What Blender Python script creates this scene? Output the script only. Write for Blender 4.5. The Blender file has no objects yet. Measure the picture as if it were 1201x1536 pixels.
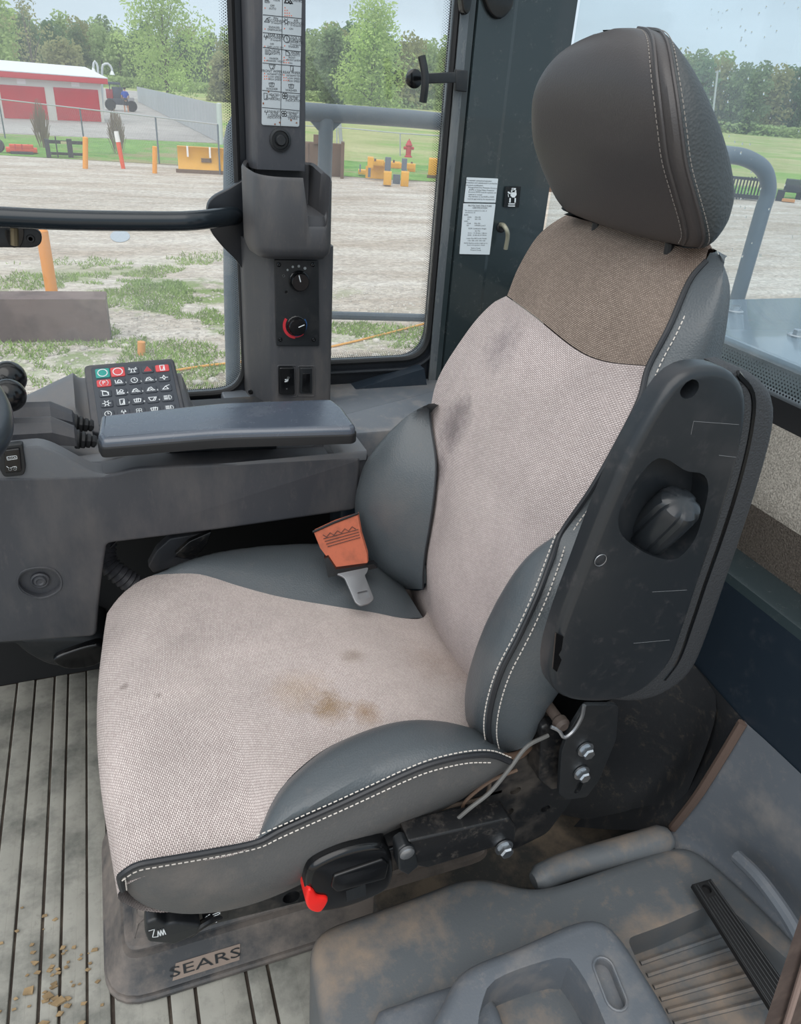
import bpy, bmesh, math, random
from mathutils import Vector, Matrix
from mathutils.geometry import tessellate_polygon

# ------------------------------------------------------------------ camera
SC = bpy.context.scene
COL = SC.collection
F, PITCH, HEAD, ROLL = 1110.0, math.radians(29.1), math.radians(22.3), math.atan(0.075)
fwd = Vector((math.sin(HEAD)*math.cos(PITCH), math.cos(HEAD)*math.cos(PITCH), -math.sin(PITCH)))
r0 = Vector((math.cos(HEAD), -math.sin(HEAD), 0)); u0 = r0.cross(fwd)
cr = r0*math.cos(ROLL)+u0*math.sin(ROLL); cu = cr.cross(fwd)
CAM = Vector((0, 0, 1.25))                       # X = rear of the cab, Y = far (right hand) side, Z up, cab floor z=0
cd = bpy.data.cameras.new('camera'); cam = bpy.data.objects.new('camera', cd); COL.objects.link(cam)
M = Matrix((cr, cu, -fwd)).transposed().to_4x4(); M.translation = CAM; cam.matrix_world = M
cd.sensor_fit = 'VERTICAL'; cd.sensor_height = 24; cd.lens = 24*F/1536; cd.clip_start = 0.01; cd.clip_end = 2000
SC.camera = cam

def ray(x, y): return fwd + cr*((x-600.5)/F) + cu*((768-y)/F)
def P(x, y, X=None, Y=None, Z=None):             # measured point of the photograph brought to a known plane of the cab
    d = ray(x, y)
    if X is not None: t = (X-CAM.x)/d.x
    elif Y is not None: t = (Y-CAM.y)/d.y
    else: t = (Z-CAM.z)/d.z
    return CAM + d*t
GZ = -1.9
def G(x, y): return P(x, y, Z=GZ)
def D(x, y, g):                                  # point seen at (x,y), as far away as ground point g
    d = ray(x, y); t = math.hypot(g.x, g.y)/math.hypot(d.x, d.y); return CAM + d*t

# ------------------------------------------------------------------ sky, light, exposure
W = bpy.data.worlds.new('World'); SC.world = W; W.use_nodes = True
nt = W.node_tree; nt.nodes.clear()
tc = nt.nodes.new('ShaderNodeTexCoord'); sep = nt.nodes.new('ShaderNodeSeparateXYZ')
nt.links.new(tc.outputs['Generated'], sep.inputs[0])
ra = nt.nodes.new('ShaderNodeValToRGB'); nt.links.new(sep.outputs['Z'], ra.inputs[0])
els = ra.color_ramp.elements
els[0].position = 0.0; els[0].color = (.60, .70, .77, 1)
els[1].position = 1.0; els[1].color = (.95, .95, .95, 1)
e = els.new(.25); e.color = (.42, .53, .64, 1)
nz = nt.nodes.new('ShaderNodeTexNoise'); nz.inputs['Scale'].default_value = 3.2; nz.inputs['Detail'].default_value = 4
mp = nt.nodes.new('ShaderNodeMapping'); mp.inputs['Scale'].default_value = (1, 1, 4)
nt.links.new(tc.outputs['Generated'], mp.inputs[0]); nt.links.new(mp.outputs[0], nz.inputs[0])
r2 = nt.nodes.new('ShaderNodeMapRange'); r2.inputs['From Min'].default_value = .3; r2.inputs['From Max'].default_value = .7
r2.inputs['To Min'].default_value = .88; r2.inputs['To Max'].default_value = 1.12; nt.links.new(nz.outputs[0], r2.inputs[0])
mx = nt.nodes.new('ShaderNodeVectorMath'); mx.operation = 'SCALE'
nt.links.new(ra.outputs[0], mx.inputs[0]); nt.links.new(r2.outputs[0], mx.inputs['Scale'])
bg = nt.nodes.new('ShaderNodeBackground'); bg.inputs['Strength'].default_value = 1.0
nt.links.new(mx.outputs[0], bg.inputs[0])
wo = nt.nodes.new('ShaderNodeOutputWorld'); nt.links.new(bg.outputs[0], wo.inputs[0])
sd = bpy.data.lights.new('overcast_sun', 'SUN'); sd.energy = 1.5; sd.angle = math.radians(70); sd.color = (1, .97, .93)
sun = bpy.data.objects.new('overcast_sun', sd); COL.objects.link(sun)
sun.rotation_euler = Vector((-.55, -.65, 1.0)).to_track_quat('Z', 'Y').to_euler()
SC.view_settings.view_transform = 'Standard'; SC.view_settings.look = 'None'
SC.view_settings.exposure = 0.42; SC.view_settings.gamma = 1; SC.view_settings.use_curve_mapping = False

# ------------------------------------------------------------------ materials
def srgb(r, g, b):
    f = lambda c: (c/255/12.92) if c/255 <= .04045 else ((c/255+.055)/1.055)**2.4
    return (f(r), f(g), f(b), 1)
MATS = {}
def mat(name, base, rough=.5, metal=0, spec=.5, dust=None, dscale=6, dlo=.52, dhi=.7, damt=.8, up=False,
        bump=None, bscale=100, bstr=.3, bdist=.001, var=0, varscale=20, coat=0, stretch=None, emit=None):
    if name in MATS: return MATS[name]
    m = bpy.data.materials.new(name); m.use_nodes = True; n = m.node_tree.nodes; l = m.node_tree.links
    b = n['Principled BSDF']; b.inputs['Roughness'].default_value = rough; b.inputs['Metallic'].default_value = metal
    b.inputs['Specular IOR Level'].default_value = spec; b.inputs['Coat Weight'].default_value = coat
    b.inputs['Base Color'].default_value = base
    tc = n.new('ShaderNodeTexCoord'); co = tc.outputs['Object']
    if stretch:
        mpn = n.new('ShaderNodeMapping'); mpn.inputs['Scale'].default_value = stretch; l.new(co, mpn.inputs[0]); co2 = mpn.outputs[0]
    else: co2 = co
    cur = None
    if var:
        z = n.new('ShaderNodeTexNoise'); z.inputs['Scale'].default_value = varscale; z.inputs['Detail'].default_value = 5; l.new(co2, z.inputs[0])
        mr = n.new('ShaderNodeMapRange'); mr.inputs[1].default_value = .3; mr.inputs[2].default_value = .7
        mr.inputs[3].default_value = 1-var; mr.inputs[4].default_value = 1+var; l.new(z.outputs[0], mr.inputs[0])
        sc = n.new('ShaderNodeVectorMath'); sc.operation = 'SCALE'; sc.inputs[0].default_value = base[:3]; l.new(mr.outputs[0], sc.inputs['Scale'])
        cur = sc.outputs[0]
    if dust:
        z = n.new('ShaderNodeTexNoise'); z.inputs['Scale'].default_value = dscale; z.inputs['Detail'].default_value = 8; z.inputs['Roughness'].default_value = .68; l.new(co2, z.inputs[0])
        mr = n.new('ShaderNodeMapRange'); mr.inputs[1].default_value = dlo; mr.inputs[2].default_value = dhi; mr.inputs[4].default_value = damt; l.new(z.outputs[0], mr.inputs[0])
        fac = mr.outputs[0]
        zf = n.new('ShaderNodeTexNoise'); zf.inputs['Scale'].default_value = dscale*7; zf.inputs['Detail'].default_value = 10; zf.inputs['Roughness'].default_value = .8; l.new(co2, zf.inputs[0])
        mf = n.new('ShaderNodeMapRange'); mf.inputs[1].default_value = .54; mf.inputs[2].default_value = .74; mf.inputs[4].default_value = damt*.75; l.new(zf.outputs[0], mf.inputs[0])
        mxx = n.new('ShaderNodeMath'); mxx.operation = 'MAXIMUM'; l.new(fac, mxx.inputs[0]); l.new(mf.outputs[0], mxx.inputs[1]); fac = mxx.outputs[0]
        if up:
            ge = n.new('ShaderNodeNewGeometry'); sp = n.new('ShaderNodeSeparateXYZ'); l.new(ge.outputs['Normal'], sp.inputs[0])
            m2 = n.new('ShaderNodeMapRange'); m2.inputs[1].default_value = .2; m2.inputs[2].default_value = .8; m2.inputs[3].default_value = .25; l.new(sp.outputs[2], m2.inputs[0])
            mm = n.new('ShaderNodeMath'); mm.operation = 'MULTIPLY'; l.new(fac, mm.inputs[0]); l.new(m2.outputs[0], mm.inputs[1]); fac = mm.outputs[0]
        mi = n.new('ShaderNodeMix'); mi.data_type = 'RGBA'; l.new(fac, mi.inputs[0])
        if cur: l.new(cur, mi.inputs[6])
        else: mi.inputs[6].default_value = base
        mi.inputs[7].default_value = dust; cur = mi.outputs[2]
        mr3 = n.new('ShaderNodeMapRange'); mr3.inputs[3].default_value = rough; mr3.inputs[4].default_value = .9; l.new(fac, mr3.inputs[0]); l.new(mr3.outputs[0], b.inputs['Roughness'])
    if cur: l.new(cur, b.inputs['Base Color'])
    if bump:
        if bump == 'leather':
            z = n.new('ShaderNodeTexVoronoi'); z.inputs['Scale'].default_value = bscale; o = z.outputs['Distance']
        else:
            z = n.new('ShaderNodeTexNoise'); z.inputs['Scale'].default_value = bscale; z.inputs['Detail'].default_value = 4; o = z.outputs[0]
        l.new(co2 if bump != 'leather' else co, z.inputs[0])
        bn = n.new('ShaderNodeBump'); bn.inputs['Strength'].default_value = bstr; bn.inputs['Distance'].default_value = bdist
        l.new(o, bn.inputs['Height']); l.new(bn.outputs[0], b.inputs['Normal'])
    if emit: b.inputs['Emission Color'].default_value = emit; b.inputs['Emission Strength'].default_value = 1
    MATS[name] = m; return m

def weave(name, c1, c2, c3, stains):
    m = bpy.data.materials.new(name); m.use_nodes = True; n = m.node_tree.nodes; l = m.node_tree.links
    b = n['Principled BSDF']; b.inputs['Roughness'].default_value = .95; b.inputs['Specular IOR Level'].default_value = .15
    uv = n.new('ShaderNodeTexCoord')
    br = n.new('ShaderNodeTexBrick'); br.inputs['Scale'].default_value = 1; br.inputs['Brick Width'].default_value = .0042; br.inputs['Row Height'].default_value = .0022
    br.inputs['Mortar Size'].default_value = .0004; br.inputs['Mortar Smooth'].default_value = .8; br.inputs['Bias'].default_value = 0
    br.inputs['Color1'].default_value = c1; br.inputs['Color2'].default_value = c2; br.inputs['Mortar'].default_value = c3
    l.new(uv.outputs['UV'], br.inputs[0])
    cur = br.outputs[0]
    z = n.new('ShaderNodeTexNoise'); z.inputs['Scale'].default_value = 9; z.inputs['Detail'].default_value = 7; z.inputs['Roughness'].default_value = .65; l.new(uv.outputs['Object'], z.inputs[0])
    mr = n.new('ShaderNodeMapRange'); mr.inputs[1].default_value = .3; mr.inputs[2].default_value = .7; mr.inputs[3].default_value = .86; mr.inputs[4].default_value = 1.1; l.new(z.outputs[0], mr.inputs[0])
    sc = n.new('ShaderNodeVectorMath'); sc.operation = 'SCALE'; l.new(cur, sc.inputs[0]); l.new(mr.outputs[0], sc.inputs['Scale']); cur = sc.outputs[0]
    z2 = n.new('ShaderNodeTexNoise'); z2.inputs['Scale'].default_value = 45; z2.inputs['Detail'].default_value = 6; z2.inputs['Roughness'].default_value = .8; l.new(uv.outputs['Object'], z2.inputs[0])
    for (cx, cy, cz, rad, col, amt) in stains:      # soiled spots, soft edged and broken up by noise
        vd = n.new('ShaderNodeVectorMath'); vd.operation = 'DISTANCE'; l.new(uv.outputs['Object'], vd.inputs[0]); vd.inputs[1].default_value = (cx-.25, cy-.85, cz)
        ad = n.new('ShaderNodeMath'); ad.operation = 'MULTIPLY_ADD'; l.new(z2.outputs[0], ad.inputs[0]); ad.inputs[1].default_value = rad*1.7; l.new(vd.outputs['Value'], ad.inputs[2])
        m2 = n.new('ShaderNodeMapRange'); m2.inputs[1].default_value = rad*1.0; m2.inputs[2].default_value = rad*1.95; m2.inputs[3].default_value = amt; m2.inputs[4].default_value = 0; l.new(ad.outputs[0], m2.inputs[0])
        mi = n.new('ShaderNodeMix'); mi.data_type = 'RGBA'; mi.blend_type = 'MULTIPLY'; l.new(m2.outputs[0], mi.inputs[0]); l.new(cur, mi.inputs[6]); mi.inputs[7].default_value = col; cur = mi.outputs[2]
    l.new(cur, b.inputs['Base Color'])
    bn = n.new('ShaderNodeBump'); bn.inputs['Strength'].default_value = .8; bn.inputs['Distance'].default_value = .0012; bn.invert = True
    l.new(br.outputs['Fac'], bn.inputs['Height']); l.new(bn.outputs[0], b.inputs['Normal'])
    return m

DUST = srgb(122, 113, 104)
fab_low = weave('fabric_light', srgb(212, 200, 197), srgb(198, 185, 182), srgb(138, 127, 124),
   [(.50, .99, .80, .055, (.36, .36, .38, 1), .9), (.47, 1.0, .72, .04, (.3, .3, .32, 1), .8), (.55, .97, .93, .05, (.55, .55, .58, 1), .7),
    (.62, .85, 1.1, .09, (.7, .66, .62, 1), .6)])
fab_cush = weave('fabric_cushion', srgb(220, 209, 204), srgb(204, 191, 187), srgb(140, 128, 124),
   [*[(*P(x, y, Z=.515), r, c, a) for x, y, r, c, a in [(495, 1062, .030, (.62, .5, .34, 1), .9), (550, 1068, .024, (.66, .52, .36, 1), .8), (450, 1040, .05, (.82, .74, .62, 1), .7), (405, 1013, .004, (.5, .15, .1, 1), 1), (183, 1026, .009, (.35, .32, .3, 1), .9), (238, 1046, .007, (.35, .32, .3, 1), .9), (530, 985, .02, (.6, .56, .5, 1), .7), (588, 945, .004, (.2, .15, .15, 1), 1), (510, 1000, .003, (.2, .15, .15, 1), 1)]],
    (.4, .8, .47, .06, (.75, .68, .62, 1), .6)])
fab_up = weave('fabric_dark', srgb(168, 152, 140), srgb(148, 133, 122), srgb(92, 82, 75), [(.66, .74, 1.12, .05, (.6, .5, .45, 1), .8)])
leather = mat('leather_grey', srgb(78, 84, 88), .38, bump='leather', bscale=420, bstr=.35, bdist=.0008, dust=srgb(120, 112, 106), dscale=5, dlo=.55, dhi=.8, damt=.35)
leather_side = mat('leather_side', srgb(88, 88, 88), .5, bump='leather', bscale=420, bstr=.3, bdist=.0008, dust=srgb(140, 128, 118), dscale=7, dlo=.52, dhi=.75, damt=.4)
leather_head = mat('leather_headrest', srgb(66, 63, 63), .42, bump='leather', bscale=500, bstr=.25, bdist=.0006)
leather_hside = mat('leather_headrest_side', srgb(62, 67, 69), .5, bump='leather', bscale=300, bstr=.6, bdist=.001)
stitch = mat('stitch_thread', srgb(205, 198, 190), .8)
piping = mat('piping_black', srgb(38, 40, 44), .45)
blk = mat('black_plastic', srgb(30, 33, 36), .42, dust=srgb(90, 85, 80), dscale=14, dlo=.55, dhi=.8, damt=.35)
blk_gloss = mat('black_gloss', srgb(14, 15, 17), .18)
blk_dust = mat('black_metal_dusty', srgb(24, 25, 27), .35, dust=DUST, dscale=10, dlo=.52, dhi=.78, damt=.6)
rubber = mat('black_rubber', srgb(20, 21, 23), .6)
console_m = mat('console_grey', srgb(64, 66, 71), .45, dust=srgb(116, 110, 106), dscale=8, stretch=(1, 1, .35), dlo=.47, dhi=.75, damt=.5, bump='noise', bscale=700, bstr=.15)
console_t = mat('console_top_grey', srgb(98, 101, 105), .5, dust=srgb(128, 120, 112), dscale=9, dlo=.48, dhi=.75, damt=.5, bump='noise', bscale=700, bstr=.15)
pillar_m = mat('column_grey', srgb(66, 67, 70), .5, dust=srgb(116, 108, 100), dscale=9, dlo=.48, dhi=.75, damt=.45, stretch=(1, 1, .35), bump='noise', bscale=600, bstr=.15)
paint = mat('cab_paint', srgb(42, 52, 55), .22, coat=.4, dust=srgb(100, 100, 98), dscale=5, dlo=.58, dhi=.85, damt=.3)
paint_d = mat('cab_paint_dark', srgb(34, 44, 54), .35, dust=srgb(90, 90, 92), dscale=6, dlo=.55, dhi=.85, damt=.3)
frame_m = mat('frame_black', srgb(20, 24, 30), .35)
pad_m = mat('armrest_pad', srgb(72, 80, 92), .22, spec=.9, bump='leather', bscale=500, bstr=.12, bdist=.0005, dust=srgb(110, 112, 118), dscale=9, dlo=.55, dhi=.8, damt=.3)
foam_m = mat('armrest_foam', srgb(52, 54, 57), .6, bump='leather', bscale=500, bstr=.5, bdist=.001)
arm_m = mat('armrest_shell', srgb(36, 40, 44), .3, dust=srgb(96, 90, 90), dscale=6, dlo=.52, dhi=.85, damt=.4)
steel = mat('zinc_steel', srgb(190, 195, 200), .3, metal=1, dust=srgb(140, 130, 115), dscale=60, dlo=.5, dhi=.8, damt=.4)
steel_w = mat('worn_steel', srgb(150, 152, 155), .35, metal=.8)
liner_m = mat('liner_plastic', srgb(92, 97, 101), .5, dust=srgb(146, 130, 114), dscale=5, dlo=.45, dhi=.60, damt=.8, up=True, bump='noise', bscale=300, bstr=.25)
liner_c = mat('liner_clean', srgb(98, 104, 111), .45, dust=srgb(158, 150, 142), dscale=6, dlo=.50, dhi=.74, damt=.7, bump='noise', bscale=300, bstr=.25)
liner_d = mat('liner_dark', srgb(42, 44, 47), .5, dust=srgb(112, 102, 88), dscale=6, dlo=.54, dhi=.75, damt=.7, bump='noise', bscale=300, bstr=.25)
mat_floor = mat('floor_rubber', srgb(162, 161, 153), .7, dust=srgb(104, 106, 101), dscale=8, dlo=.46, dhi=.66, damt=.9, bump='noise', bscale=250, bstr=.2, var=.1)
mat_floord = mat('floor_rubber_groove', srgb(62, 54, 48), .8, dust=srgb(120, 112, 100), dscale=20, dlo=.5, dhi=.7, damt=.5)
rub_dust = mat('base_rubber', srgb(58, 60, 63), .5, dust=srgb(134, 124, 116), dscale=5, dlo=.40, dhi=.60, damt=.85, bump='noise', bscale=300, bstr=.2)
carpet_l = mat('carpet', srgb(150, 146, 138), 1, spec=0, bump='noise', bscale=500, bstr=1, bdist=.004, var=.35, varscale=350)
carpet_shade = mat('carpet_side_shaded', srgb(98, 92, 86), 1, spec=0, bump='noise', bscale=500, bstr=1, bdist=.004, var=.35, varscale=350)  # same carpet, shade of the upright face put into the colour
orange_web = mat('orange_webbing', srgb(180, 98, 72), .85, dust=srgb(110, 70, 56), dscale=30, dlo=.5, dhi=.75, damt=.6)
white_s = mat('sticker_white', srgb(212, 220, 224), .4)
placard_m = mat('placard_grey', srgb(176, 184, 188), .4)
ink = mat('ink_black', srgb(40, 42, 46), .6)
ink_o = mat('ink_orange', srgb(220, 96, 48), .6)
ink_w = mat('ink_white', srgb(225, 230, 232), .5)
red_m = mat('red_plastic', srgb(240, 36, 30), .35)
redk = mat('red_key', srgb(200, 72, 76), .5)
greenk = mat('green_key', srgb(40, 146, 136), .5)
keyk = mat('grey_key', srgb(58, 64, 72), .55)
blue_m = mat('blue_print', srgb(40, 90, 150), .5); redp = mat('red_print', srgb(200, 50, 60), .5)
rail_m = mat('rail_paint', srgb(92, 106, 118), .4, dust=srgb(130, 134, 136), dscale=12, dlo=.55, dhi=.8, damt=.4)
hood_m = mat('hood_paint', srgb(128, 146, 160), .25, coat=.3)
hoodd_m = mat('hood_dark', srgb(40, 62, 60), .4)
rust_m = mat('rusty_steel', srgb(108, 84, 68), .7, dust=srgb(70, 60, 54), dscale=20, damt=.7)
tan_m = mat('tan_hook', srgb(150, 148, 130), .35, metal=.4)

def glassmat(name, tint=(1, 1, 1, 1), fac=.05, film=.07):
    m = bpy.data.materials.new(name); m.use_nodes = True; n = m.node_tree.nodes; l = m.node_tree.links; n.clear()
    o = n.new('ShaderNodeOutputMaterial'); t = n.new('ShaderNodeBsdfTransparent'); t.inputs[0].default_value = tint
    g = n.new('ShaderNodeBsdfGlossy'); g.inputs['Roughness'].default_value = .02
    lw = n.new('ShaderNodeLayerWeight'); lw.inputs[0].default_value = .5
    pw = n.new('ShaderNodeMath'); pw.operation = 'POWER'; pw.inputs[1].default_value = 5; l.new(lw.outputs['Facing'], pw.inputs[0])
    mm = n.new('ShaderNodeMath'); mm.operation = 'MULTIPLY_ADD'; mm.inputs[1].default_value = fac; mm.inputs[2].default_value = .04; l.new(pw.outputs[0], mm.inputs[0])
    mi = n.new('ShaderNodeMixShader'); l.new(mm.outputs[0], mi.inputs[0]); l.new(t.outputs[0], mi.inputs[1]); l.new(g.outputs[0], mi.inputs[2])
    # thin pale dust film on the pane, added to lay milky haze over the view
    tcn = n.new('ShaderNodeTexCoord'); zn = n.new('ShaderNodeTexNoise'); zn.inputs['Scale'].default_value = 4; zn.inputs['Detail'].default_value = 8; l.new(tcn.outputs['Object'], zn.inputs[0])
    zr = n.new('ShaderNodeMapRange'); zr.inputs[1].default_value = .3; zr.inputs[2].default_value = .8; zr.inputs[3].default_value = film*.7; zr.inputs[4].default_value = film*1.6; l.new(zn.outputs[0], zr.inputs[0])
    tl_ = n.new('ShaderNodeBsdfTranslucent'); tl_.inputs[0].default_value = (.9, .93, .95, 1); m2 = n.new('ShaderNodeMixShader'); l.new(zr.outputs[0], m2.inputs[0]); l.new(mi.outputs[0], m2.inputs[1]); l.new(tl_.outputs[0], m2.inputs[2]); l.new(m2.outputs[0], o.inputs[0])
    return m
glass_m = glassmat('clear_glass', (.97, .98, .98, 1), .5)
glass_r = glassmat('rear_glass', (.93, .97, .98, 1), .6, .11)

# ------------------------------------------------------------------ object helpers
ORG = {}
def thing(name, label, cat, loc, group=None):
    o = bpy.data.objects.new(name, None); COL.objects.link(o); o.empty_display_size = .05
    o.location = loc; o['label'] = label; o['category'] = cat
    if group: o['group'] = group
    ORG[o.name] = Vector(loc); return o
def org(p):
    while p is not None:
        if p.name in ORG: return ORG[p.name]
        p = p.parent
    return Vector((0, 0, 0))
def obj(name, verts, faces, m, parent=None, smooth=True, label=None, cat=None, kind=None, group=None, uv=None, ang=35):
    me = bpy.data.meshes.new(name); o = bpy.data.objects.new(name, me)
    L = org(parent)
    me.from_pydata([Vector(v)-L for v in verts], [], faces)
    for mm in (m if isinstance(m, (list, tuple)) else [m]): me.materials.append(mm)
    if uv:
        ul = me.uv_layers.new(name='UVMap')
        for lp in me.loops: ul.data[lp.index].uv = uv[lp.vertex_index]
    bm = bmesh.new(); bm.from_mesh(me); 
    bmesh.ops.recalc_face_normals(bm, faces=bm.faces)
    if smooth:
        for f in bm.faces: f.smooth = True
        ca = math.radians(ang)
        for ed in bm.edges:
            if len(ed.link_faces) == 2 and ed.calc_face_angle(0) > ca: ed.smooth = False
    bm.to_mesh(me); bm.free()
    COL.objects.link(o)
    if parent is not None: o.parent = parent
    if label: o['label'] = label
    if cat: o['category'] = cat
    if kind: o['kind'] = kind
    if group: o['group'] = group
    return o
class MB:                                        # gathers several shapes into one mesh
    def __init__(s): s.v = []; s.f = []
    def add(s, vf):
        n = len(s.v); s.v += list(vf[0]); s.f += [tuple(i+n for i in f) for f in vf[1]]; return s
    def build(s, name, m, parent=None, **k): return obj(name, s.v, s.f, m, parent, **k)

def catmull(pts, n, closed=False):
    pts = [Vector(p) for p in pts]; N = len(pts)
    if N == 2: return [pts[0].lerp(pts[1], i/(n-1)) for i in range(n)]
    segs = N if closed else N-1
    ds = [0]
    dense = []
    K = 12
    for i in range(segs):
        p1 = pts[i]; p2 = pts[(i+1) % N]
        p0 = pts[(i-1) % N] if (closed or i > 0) else p1*2-p2
        p3 = pts[(i+2) % N] if (closed or i+2 < N) else p2*2-p1
        for k in range(K):
            t = k/K
            # centripetal-ish damping through standard Catmull-Rom
            dense.append(.5*((2*p1)+(p2-p0)*t+(2*p0-5*p1+4*p2-p3)*t*t+(3*p1-p0-3*p2+p3)*t**3))
    dense.append(pts[0] if closed else pts[-1])
    L = [0]
    for a, b in zip(dense, dense[1:]): L.append(L[-1]+(b-a).length)
    out = []; j = 0; cnt = n if not closed else n
    for i in range(cnt):
        s = L[-1]*i/((n-1) if not closed else n)
        while j < len(L)-2 and L[j+1] < s: j += 1
        d = L[j+1]-L[j]; out.append(dense[j].lerp(dense[j+1], (s-L[j])/d if d > 1e-9 else 0))
    return out
def polyres(pts, n):                             # resample a polyline, corners kept roughly
    pts = [Vector(p) for p in pts]; L = [0]
    for a, b in zip(pts, pts[1:]): L.append(L[-1]+(b-a).length)
    out = []; j = 0
    for i in range(n):
        s = L[-1]*i/(n-1)
        while j < len(L)-2 and L[j+1] < s: j += 1
        d = L[j+1]-L[j]; out.append(pts[j].lerp(pts[j+1], (s-L[j])/d if d > 1e-9 else 0))
    return out
def gridmesh(rows, closed_u=False, closed_v=False):
    nv = len(rows); nu = len(rows[0]); v = [p for r in rows for p in r]; f = []
    for j in range(nv if closed_v else nv-1):
        for i in range(nu if closed_u else nu-1):
            a = j*nu+i; b = j*nu+(i+1) % nu; c = ((j+1) % nv)*nu+(i+1) % nu; d = ((j+1) % nv)*nu+i
            f.append((a, b, c, d))
    return v, f
def loft(name, rows, nu, nv, m, parent=None, **k):
    R = [catmull(r, nu) for r in rows]
    cols = [catmull([R[j][i] for j in range(len(R))], nv) if len(R) > 2 else catmull([R[0][i], R[1][i]], nv) for i in range(nu)]
    g = [[cols[i][j] for i in range(nu)] for j in range(nv)]
    v, f = gridmesh(g)
    uv = []
    # uv in metres, measured along the middle row / column
    for j in range(nv):
        for i in range(nu): uv.append([0, 0])
    mid = nv//2; acc = [0]
    for i in range(1, nu): acc.append(acc[-1]+(g[mid][i]-g[mid][i-1]).length)
    midu = nu//2; acv = [0]
    for j in range(1, nv): acv.append(acv[-1]+(g[j][midu]-g[j-1][midu]).length)
    for j in range(nv):
        for i in range(nu): uv[j*nu+i] = (acc[i], acv[j])
    return obj(name, v, f, m, parent, uv=uv, **k), g
def frames(pts, closed=False):
    n = len(pts); T = []
    for i in range(n):
        a = pts[(i-1) % n] if (closed or i > 0) else pts[i]; b = pts[(i+1) % n] if (closed or i < n-1) else pts[i]
        T.append((b-a).normalized())
    up = Vector((0, 0, 1)) if abs(T[0].z) < .9 else Vector((1, 0, 0))
    N = [(up-T[0]*up.dot(T[0])).normalized()]
    for i in range(1, n):
        q = T[i-1].rotation_difference(T[i]); v = q @ N[-1]; N.append((v-T[i]*v.dot(T[i])).normalized())
    return T, N
def tubevf(pts, r, seg=10, closed=False, cap=True, rr=None):
    pts = [Vector(p) for p in pts]; T, N = frames(pts, closed); rows = []
    for i, p in enumerate(pts):
        B = T[i].cross(N[i]); R = rr[i] if rr else r
        rows.append([p+(N[i]*math.cos(2*math.pi*k/seg)+B*math.sin(2*math.pi*k/seg))*R for k in range(seg)])
    v, f = gridmesh(rows, True, closed)
    if cap and not closed:
        f.append(tuple(range(seg))[::-1]); n = len(v); f.append(tuple(range(n-seg, n)))
    return v, f
def tube(name, pts, r, m, parent=None, n=None, seg=10, closed=False, **k):
    if n: pts = catmull(pts, n, closed)
    v, f = tubevf(pts, r, seg, closed); return obj(name, v, f, m, parent, **k)
def offs(poly, d):                               # inward offset of a closed 2D outline
    n = len(poly); out = []
    A = sum(poly[i][0]*poly[(i+1) % n][1]-poly[(i+1) % n][0]*poly[i][1] for i in range(n)); sg = 1 if A > 0 else -1
    for i in range(n):
        p0 = Vector(poly[i-1]); p1 = Vector(poly[i]); p2 = Vector(poly[(i+1) % n])
        e1 = (p1-p0); e2 = (p2-p1)
        if e1.length < 1e-9: e1 = e2
        if e2.length < 1e-9: e2 = e1
        e1.normalize(); e2.normalize()
        n1 = Vector((-e1.y, e1.x))*sg; n2 = Vector((-e2.y, e2.x))*sg; b = (n1+n2)
        if b.length < 1e-6: b = n1
        b.normalize(); c = max(.5, b.dot(n1)); out.append(tuple(p1+b*(d/c)))
    return out
def smooth2(poly, n): return [(p.x, p.y) for p in catmull([Vector((a, b, 0)) for a, b in poly], n, True)]
def roundpoly(poly, r, k=4):
    out = []; n = len(poly)
    for i in range(n):
        p0 = Vector(poly[i-1]); p1 = Vector(poly[i]); p2 = Vector(poly[(i+1) % n])
        rr = r[i] if isinstance(r, (list, tuple)) else r
        a = p1+(p0-p1).normalized()*min(rr, (p0-p1).length*.48); b = p1+(p2-p1).normalized()*min(rr, (p2-p1).length*.48)
        for j in range(k+1):
            t = j/k; out.append(tuple(a*(1-t)**2+p1*2*t*(1-t)+b*t*t))
    return out
def platevf(poly, fr, thick, bev=0, holes=(), hdepth=None, steps=3, backcap=True, floor=True):
    """closed plate: 2D outline in frame fr=(origin,u,v,w); front at w=0, body towards +w; holes are blind pockets"""
    o, u, v, w = fr; V = []; Fc = []
    def add(p, d): V.append(o+u*p[0]+v*p[1]+w*d); return len(V)-1
    n = len(poly); rings = []
    if bev > 0:
        for s in range(steps+1):
            a = math.pi/2*s/steps; rings.append([add(p, bev*(1-math.sin(math.pi/2-a)) if False else bev*(1-math.cos(a))) for p in offs(poly, bev*(1-math.sin(a)))])
    else: rings.append([add(p, 0) for p in poly])
    rings.append([add(p, thick) for p in poly])
    for a, b in zip(rings, rings[1:]):
        for i in range(n): Fc.append((a[i], a[(i+1) % n], b[(i+1) % n], b[i]))
    hr = []
    for hi, h in enumerate(holes):
        top = [add(p, 0) for p in h]; d = hdepth[hi] if hdepth else thick
        b1 = [add(p, d) for p in offs(h, -.0005)]; m_ = len(h)
        for i in range(m_): Fc.append((top[i], top[(i+1) % m_], b1[(i+1) % m_], b1[i]))
        if floor: Fc.append(tuple(b1))
        hr.append(top)
    front = [V[i] for i in rings[0]]; idx = list(rings[0]); loops = [[Vector(((p-o).dot(u), (p-o).dot(v), 0)) for p in front]]
    for h in hr: loops.append([Vector(((V[i]-o).dot(u), (V[i]-o).dot(v), 0)) for i in h]); idx += h
    for t in tessellate_polygon(loops): Fc.append(tuple(idx[i] for i in t))
    if backcap:
        back = rings[-1]
        for t in tessellate_polygon([[Vector((p[0], p[1], 0)) for p in poly]]): Fc.append(tuple(back[i] for i in t))
    return V, Fc
def frame_y(Y): return (Vector((0, Y, 0)), Vector((1, 0, 0)), Vector((0, 0, 1)), Vector((0, 1, 0)))
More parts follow.
